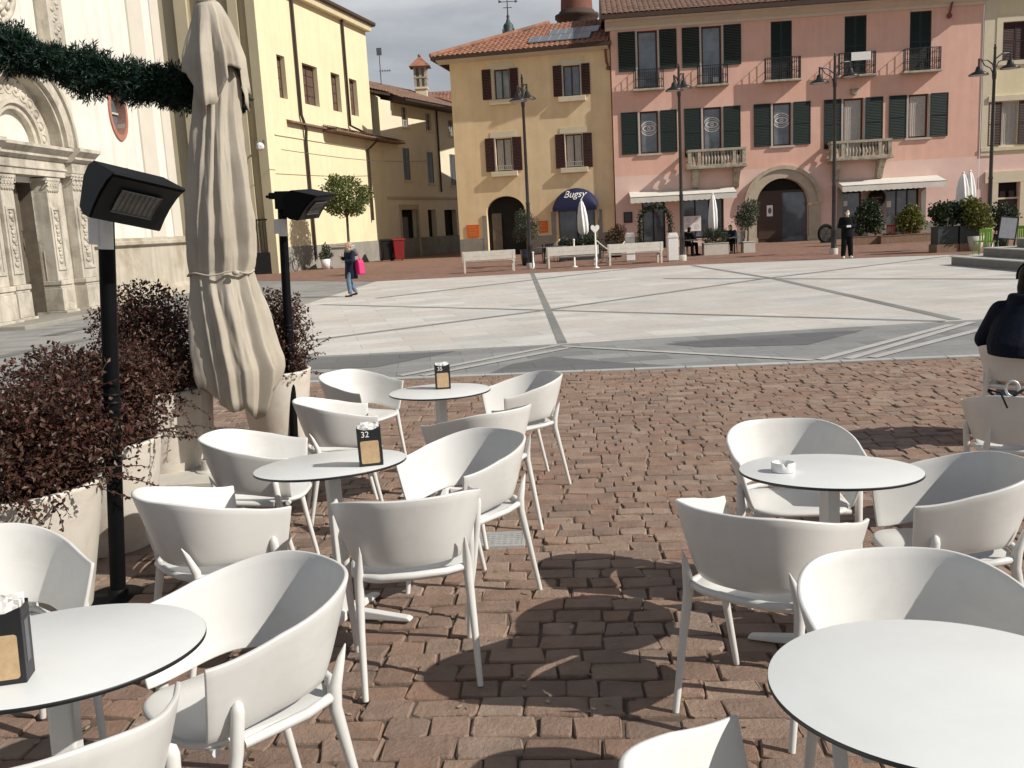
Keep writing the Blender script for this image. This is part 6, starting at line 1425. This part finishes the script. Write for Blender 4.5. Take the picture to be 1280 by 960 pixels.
def hand(mb, w, d, pal, side):
    "palm and five bent fingers: w wrist, d pointing direction, pal palm normal"
    d = Vector(d).normalized(); pal = Vector(pal); pal = (pal-d*pal.dot(d)).normalized(); s_ = d.cross(pal)*side; w = Vector(w)
    limb(mb, [w, w+d*.045, w+d*.085], [.026, .033, .032], 10)
    for k, (off, ln) in enumerate(((-.028, .062), (-.009, .074), (.010, .070), (.028, .055))):
        b0 = w+d*.085+s_*off; b1 = b0+d*ln*.5+pal*ln*.12; b2 = b1+d*ln*.35+pal*ln*.35; limb(mb, [b0, b1, b2], [.0105, .0095, .008], 8)
    b0 = w+d*.03-s_*.03; b1 = b0+d*.03-s_*.028+pal*.012; b2 = b1+d*.03-s_*.006+pal*.014; limb(mb, [b0, b1, b2], [.013, .011, .009], 8)
def head(mb, c_, f, s_=1.0):
    f = Vector((f[0], f[1], 0)).normalized(); X = Matrix.Translation(c_) @ Matrix.Rotation(math.atan2(-f.x, f.y), 4, 'Z')
    mb.ball((0, -.008, .015), (.074*s_, .092*s_, .098*s_), 18, 12, X=X); mb.ball((0, .025, -.045), (.056*s_, .066*s_, .07*s_), 14, 10, X=X)
    mb.ball((0, .088, -.015), (.014, .02, .022), 8, 6, X=X); mb.ball((0, .078, -.058), (.026, .014, .010), 8, 6, X=X); mb.ball((0, .07, -.095), (.024, .02, .018), 8, 6, X=X)
    for sx in (-1, 1): mb.ball((sx*.076, -.005, -.01), (.012, .024, .032), 8, 6, X=X); mb.ball((sx*.03, .078, .025), (.022, .012, .008), 8, 6, X=X)
    return X
def eyes(t, X, par):
    b = MB()
    for sx in (-1, 1): b.ball((sx*.030, .077, .006), (.013, .009, .007), 10, 8, X=X)
    b.build('eyes', M['whitepaint'], par); b = MB()
    for sx in (-1, 1): b.ball((sx*.030, .084, .006), (.006, .004, .006), 8, 6, X=X)
    b.build('irises', M['blackhair'], par)

# walking woman with the magenta bag (walks towards the camera's left)
q = G(441, 370.5); t = thing('person', 'person in a long dark blue coat walking across the square with a magenta bag', 'person', (q.x, q.y, 0), R(128)); Hs = .93
b = MB(); sc = lambda p: tuple(x*Hs for x in p)
hL, hR = (-.09, 0, .90), (.09, 0, .90); kL, kR = (-.10, .16, .50), (.09, .03, .49); aL_, aR_ = (-.11, .14, .10), (.09, -.16, .13)
shL, shR = (-.19, 0, 1.38), (.19, 0, 1.38); eL_, eR_ = (-.25, .05, 1.12), (.26, .02, 1.12); wL, wR = (-.12, .22, 1.12), (.16, .20, 1.24)
torso(b, [((0, 0, .84), .14, .10), ((0, 0, 1.0), .15, .11), ((0, 0, 1.2), .15, .11), ((0, 0, 1.36), .17, .10), ((0, 0, 1.44), .09, .07)]); limb(b, [(0, 0, 1.40), (0, .01, 1.50)], [.06, .055])
for h_, k_, a_ in ((hL, kL, aL_), (hR, kR, aR_)): limb(b, [h_, k_, a_], [.085, .06, .042]); limb(b, [a_, (a_[0], a_[1]+.13, a_[2]-.05)], [.04, .032])
for s_, e_, w_ in ((shL, eL_, wL), (shR, eR_, wR)): limb(b, [s_, e_, w_], [.055, .043, .03])
hand(b, wL, (.5, .5, -.1), (0, 0, -1), 1); hand(b, wR, (-.2, .5, .5), (-1, 0, 0), -1)
HX = head(b, (0, .02, 1.60), (.1, 1)); body = remesh(b.build('body', M['skin'], t), .009); eyes(t, HX, t)
b = MB(); torso(b, [((0, -.01, .56), .25, .19), ((0, -.005, .75), .235, .175), ((0, 0, 1.0), .20, .155), ((0, 0, 1.2), .20, .15), ((0, 0, 1.36), .205, .135), ((0, 0, 1.45), .11, .095)])
for s_, e_, w_ in ((shL, eL_, wL), (shR, eR_, wR)): limb(b, [s_, e_, Vector(e_).lerp(Vector(w_), .92)], [.078, .066, .052])
remesh(b.build('coat', M['darkcoat'], t), .012)
b = MB()
for h_, k_, a_ in ((hL, kL, aL_), (hR, kR, aR_)): limb(b, [h_, k_, (a_[0], a_[1], a_[2]+.02)], [.10, .078, .066])
remesh(b.build('jeans', M['jeans'], t), .012)
for a_ in (aL_, aR_): b = MB(); limb(b, [(a_[0], a_[1]-.03, a_[2]-.055), (a_[0], a_[1]+.06, a_[2]-.06), (a_[0], a_[1]+.16, a_[2]-.07)], [.045, .045, .036]); remesh(b.build('shoe', M['blackmatt'], t), .01)
b = MB(); b.ball((0, -.025, .035), (.085, .088, .092), 18, 12, X=HX); b.ball((0, -.06, -.04), (.07, .05, .07), 12, 8, X=HX); remesh(b.build('hair', M['greyhair'], t), .01)
b = MB(); b.tube([(.16*math.cos(a*.5), .10*math.sin(a*.5)-.02, 1.43+.02*math.sin(a)) for a in range(13)], .06, 10); b.ball((-.16, -.12, 1.38), (.14, .10, .13)); remesh(b.build('fur_hood', M['greyscarf'], t), .014)
for ch_ in t.children: ch_.scale = (Hs,)*3
bg_ = thing('shoulder_bag', 'bright magenta bag hanging on the back of the walking person', 'bag', Vector((q.x, q.y, 0))+Matrix.Rotation(R(128), 3, 'Z') @ Vector((-.26, -.16, .78)), R(128))
b = MB(); b.prism([(-.15, -.14), (.15, -.16), (.20, -.10), (.13, .22), (.06, .30), (-.05, .30), (-.12, .2)], -.10, .10, 'y'); o = b.build('bag_body', M['pinkbag'], bg_, .05, 4)
b = MB(); b.tube([(-.06, 0, .28), (-.02, .03, .45), (.1, .06, .60), (.2, .10, .52)], .014, 6); b.build('strap', M['pinkbag'], bg_)

# standing person in black
q = G(1058.5, 323); t = thing('person', 'person dressed all in black with white shoes standing before the right shop', 'person', (q.x, q.y, 0), R(172))
b = MB(); hL, hR = (-.09, 0, .90), (.09, 0, .90); kL, kR = (-.11, .02, .50), (.11, .03, .50); aL_, aR_ = (-.13, 0, .09), (.13, 0, .09)
shL, shR = (-.20, 0, 1.42), (.20, 0, 1.42); eL_, eR_ = (-.27, -.01, 1.16), (.27, -.01, 1.16); wL, wR = (-.07, .21, 1.16), (.08, .20, 1.14)
torso(b, [((0, 0, .84), .14, .10), ((0, 0, 1.0), .15, .11), ((0, 0, 1.2), .16, .11), ((0, 0, 1.40), .18, .10), ((0, 0, 1.47), .09, .07)]); limb(b, [(0, 0, 1.44), (0, .01, 1.54)], [.06, .055])
for h_, k_, a_ in ((hL, kL, aL_), (hR, kR, aR_)): limb(b, [h_, k_, a_], [.085, .06, .042]); limb(b, [a_, (a_[0], a_[1]+.13, a_[2]-.05)], [.04, .032])
for s_, e_, w_ in ((shL, eL_, wL), (shR, eR_, wR)): limb(b, [s_, e_, w_], [.055, .045, .03])
hand(b, wL, (.9, .2, .1), (0, -.3, -1), 1); hand(b, wR, (-.9, .2, .1), (0, -.3, -1), -1)
HX = head(b, (0, .03, 1.64), (0, 1)); remesh(b.build('body', M['skin'], t), .009); eyes(t, HX, t)
b = MB(); torso(b, [((0, 0, .78), .205, .155), ((0, 0, .9), .205, .155), ((0, 0, 1.05), .20, .15), ((0, 0, 1.25), .205, .15), ((0, 0, 1.40), .215, .13), ((0, 0, 1.49), .10, .09)])
for s_, e_, w_ in ((shL, eL_, wL), (shR, eR_, wR)): limb(b, [s_, e_, Vector(e_).lerp(Vector(w_), .93)], [.08, .07, .055])
remesh(b.build('jacket', M['blackcloth'], t), .012)
b = MB()
for h_, k_, a_ in ((hL, kL, aL_), (hR, kR, aR_)): limb(b, [h_, k_, (a_[0], a_[1], .13)], [.11, .10, .085])
remesh(b.build('trousers', M['blackcloth'], t), .012)
for a_ in (aL_, aR_): b = MB(); limb(b, [(a_[0], a_[1]-.04, .05), (a_[0], a_[1]+.06, .048), (a_[0]*1.1, a_[1]+.17, .04)], [.05, .05, .038]); remesh(b.build('shoe', M['whitepaint'], t), .01)
b = MB(); b.ball((0, -.022, .04), (.083, .086, .085), 18, 12, X=HX); b.ball((0, -.05, -.03), (.078, .06, .08), 12, 8, X=HX); remesh(b.build('hair', M['blackhair'], t), .01)
b = MB(); b.ball((0, .062, -.05), (.058, .046, .052), 14, 10, X=HX); b.build('face_mask', M['whitepaint'], t)
ob = thing('white_phone', 'small white object held in the hands of the person in black', 'phone', Vector((q.x, q.y, 0))+Matrix.Rotation(R(172), 3, 'Z') @ Vector((.0, .285, 1.16)), R(172))
b = MB(); b.box(-.075, .075, -.012, .012, -.035, .04); b.build('phone_body', M['whitepaint'], ob, .008); b = MB(); b.box(-.065, .065, -.0135, -.0125, -.028, .033); b.build('screen', M['glass'], ob)

# seated people: far ones before the left shop, and the one in navy on the terrace
def seated(label, loc, rz, coat, hairm, tilt=0, trs='blackcloth', big=False, lean=.10, tx=0, detail=.012, hh=0):
    t = thing('person', label, 'person', loc, rz, tilt=tilt, tx=tx)
    b = MB(); hL, hR = (-.10, .0, .53), (.10, .0, .53); kL, kR = (-.13, .42, .52), (.12, .44, .53); aL_, aR_ = (-.13, .40, .09), (.13, .46, .09)
    ln = lean; sw = .17 if big else .20; shL, shR = (-sw, ln, .96+hh if big else 1.00+hh), (sw, ln, .96+hh if big else 1.00+hh); eL_, eR_ = (-.27, ln+.04 if big else ln+.10, .76+hh*.5), (.26, ln+.12, .76+hh*.5); wL, wR = (-.13, ln+.33, .72), (.12, ln+.34, .72)
    torso(b, [((0, -.02, .46), .15, .11), ((0, -.01, .60), .15, .11), ((0, ln*.5, .80), .15, .11), ((0, ln, .98+hh), .18, .10), ((0, ln, 1.05+hh), .09, .07)]); limb(b, [(0, ln, 1.02+hh), (0, ln+.03, 1.12+hh)], [.06, .055])
    for h_, k_, a_ in ((hL, kL, aL_), (hR, kR, aR_)): limb(b, [h_, k_, a_], [.085, .06, .042]); limb(b, [a_, (a_[0], a_[1]+.13, .04)], [.04, .032])
    for s_, e_, w_ in ((shL, eL_, wL), (shR, eR_, wR)): limb(b, [s_, e_, w_], [.055, .045, .03])
    hand(b, wL, (.3, .8, -.1), (0, 0, -1), 1); hand(b, wR, (-.3, .8, -.1), (0, 0, -1), -1)
    HX = head(b, (0, ln+.06, 1.20+hh), (0, 1)); remesh(b.build('body', M['skin'], t), .009); eyes(t, HX, t)
    b = MB(); torso(b, [((0, -.15, .69), .22, .20), ((0, -.12, .78), .24, .20), ((0, -.06, .87), .225, .18), ((0, ln-.02, .96+hh), .19, .15), ((0, ln, 1.08+hh), .11, .10)] if big else [((0, -.03, .45), .205, .165), ((0, -.02, .58), .21, .165), ((0, ln*.5-.01, .78), .215, .16), ((0, ln-.01, .96+hh), .225, .135), ((0, ln, 1.07+hh), .11, .10)])
    for s_, e_, w_ in ((shL, eL_, wL), (shR, eR_, wR)): limb(b, [s_, e_, Vector(e_).lerp(Vector(w_), .93)], [.088, .078, .056])
    if big: b.tube([(.11*math.cos(a*.5236), ln+.09*math.sin(a*.5236), 1.07+hh) for a in range(13)], .035, 8)
    jk = remesh(b.build('jacket', M[coat], t), detail, 3)
    b = MB(); torso(b, [((0, .06, .45), .165, .10), ((0, .05, .56), .165, .10), ((0, .03, .66), .16, .10)])
    for h_, k_, a_ in ((hL, kL, aL_), (hR, kR, aR_)): limb(b, [(h_[0], h_[1]+.06, h_[2]), k_, (a_[0], a_[1], .12)], [.10, .085, .07])
    remesh(b.build('trousers', M[trs], t), .012)
    for a_ in (aL_, aR_): b = MB(); limb(b, [(a_[0], a_[1]-.04, .05), (a_[0], a_[1]+.06, .048), (a_[0], a_[1]+.17, .04)], [.05, .05, .038]); remesh(b.build('shoe', M['blackmatt'], t), .01)
    b = MB(); b.ball((0, -.022, .035), (.088, .095, .092), 18, 12, X=HX); b.ball((0, -.055, -.05), (.085, .06, .11), 14, 10, X=HX)
    if big: b.ball((0, -.07, -.14), (.085, .05, .12), 14, 10, X=HX); 
    remesh(b.build('hair', M[hairm], t), .008)
    if big:
        b = MB(); b.tube([HX @ Vector((.094*math.cos(a), -.01, .03+.104*math.sin(a))) for a in [R(-15+210*k/20) for k in range(21)]], .008, 6, flat=1.4); b.build('hair_band', M['blackmatt'], t)
    return t
q = AY(859, 300, 43.2); far_chair((q.x, 43.2, 0), R(-60), M['blackmatt'], 'dark chair under the person with dark hair below the left awning', 'dark cafe chairs before the houses')
seated('person with dark hair seated under the left awning beside the second street lamp', (q.x, 43.2, 0), R(-60), 'blackcloth', 'blackhair')
q = AY(914, 300, 43.6); far_chair((q.x, 43.6, 0), R(150), M['blackmatt'], 'dark chair under the person between planter box and bay tree', 'dark cafe chairs before the houses')
seated('person in dark clothes seated between the pale planter box and the bay tree', (q.x, 43.6, 0), R(150), 'darkcoat', 'blackhair')
cx, cy, cyaw = CH[17][0], CH[17][1], CH[17][2]
sx_, sy_ = .0, -.02
seated('person in a navy padded jacket sitting at the right picture edge', (cx-.07, cy-.08, gz(cy)), R(cyaw), 'navycloth', 'blackhair', big=True, lean=.02, trs='jeans', hh=.03, tx=.05)
# shoulder bag slung over the chair at the right edge
q = Vector((2.80, 4.95, gz(4.95))); yw = R(-18)
X3 = Matrix.Rotation(yw, 3, 'Z'); t = thing('handbag', 'dark handbag hanging by its strap over the back of the right edge chair', 'handbag', q+X3 @ Vector((-.12, -.15, .66)), yw)
b = MB(); b.prism([(-.03, -.15), (.19, -.15), (.17, .05), (-.01, .05)], .05, .13, 'y'); b.build('bag_body', M['blackcloth'], t, .03, 3)
b = MB(); b.tube([(.0, .08, .03), (-.09, -.02, .115), (-.10, -.09, .140), (-.06, -.16, .135), (-.03, -.175, .06)], .012, 6, flat=.4); b.tube([(.15, .08, .03), (.09, -.02, .125), (.05, -.12, .145), (.0, -.165, .125)], .012, 6, flat=.4); b.build('strap', M['blackcloth'], t)
b = MB(); b.tube([(.02+.032*math.cos(2*math.pi*i/20), -.02, .135+.040*math.sin(2*math.pi*i/20)) for i in range(21)], .007, 6, cap=False); b.build('buckle_ring', M['steel'], t)
# overhead cable along the nave
a_, c_ = AY(352, 187, 47), AY(540, 201, 70)
b = MB(); b.tube([(a_.lerp(c_, k/16)-Vector((0, 0, .25*math.sin(math.pi*k/16))))-a_ for k in range(17)], .018, 5); o = b.build('overhead_cable', M['greymetal']); o.location = a_; tag(o, 'thin overhead cable stretched along the nave to the lane house', 'cable')
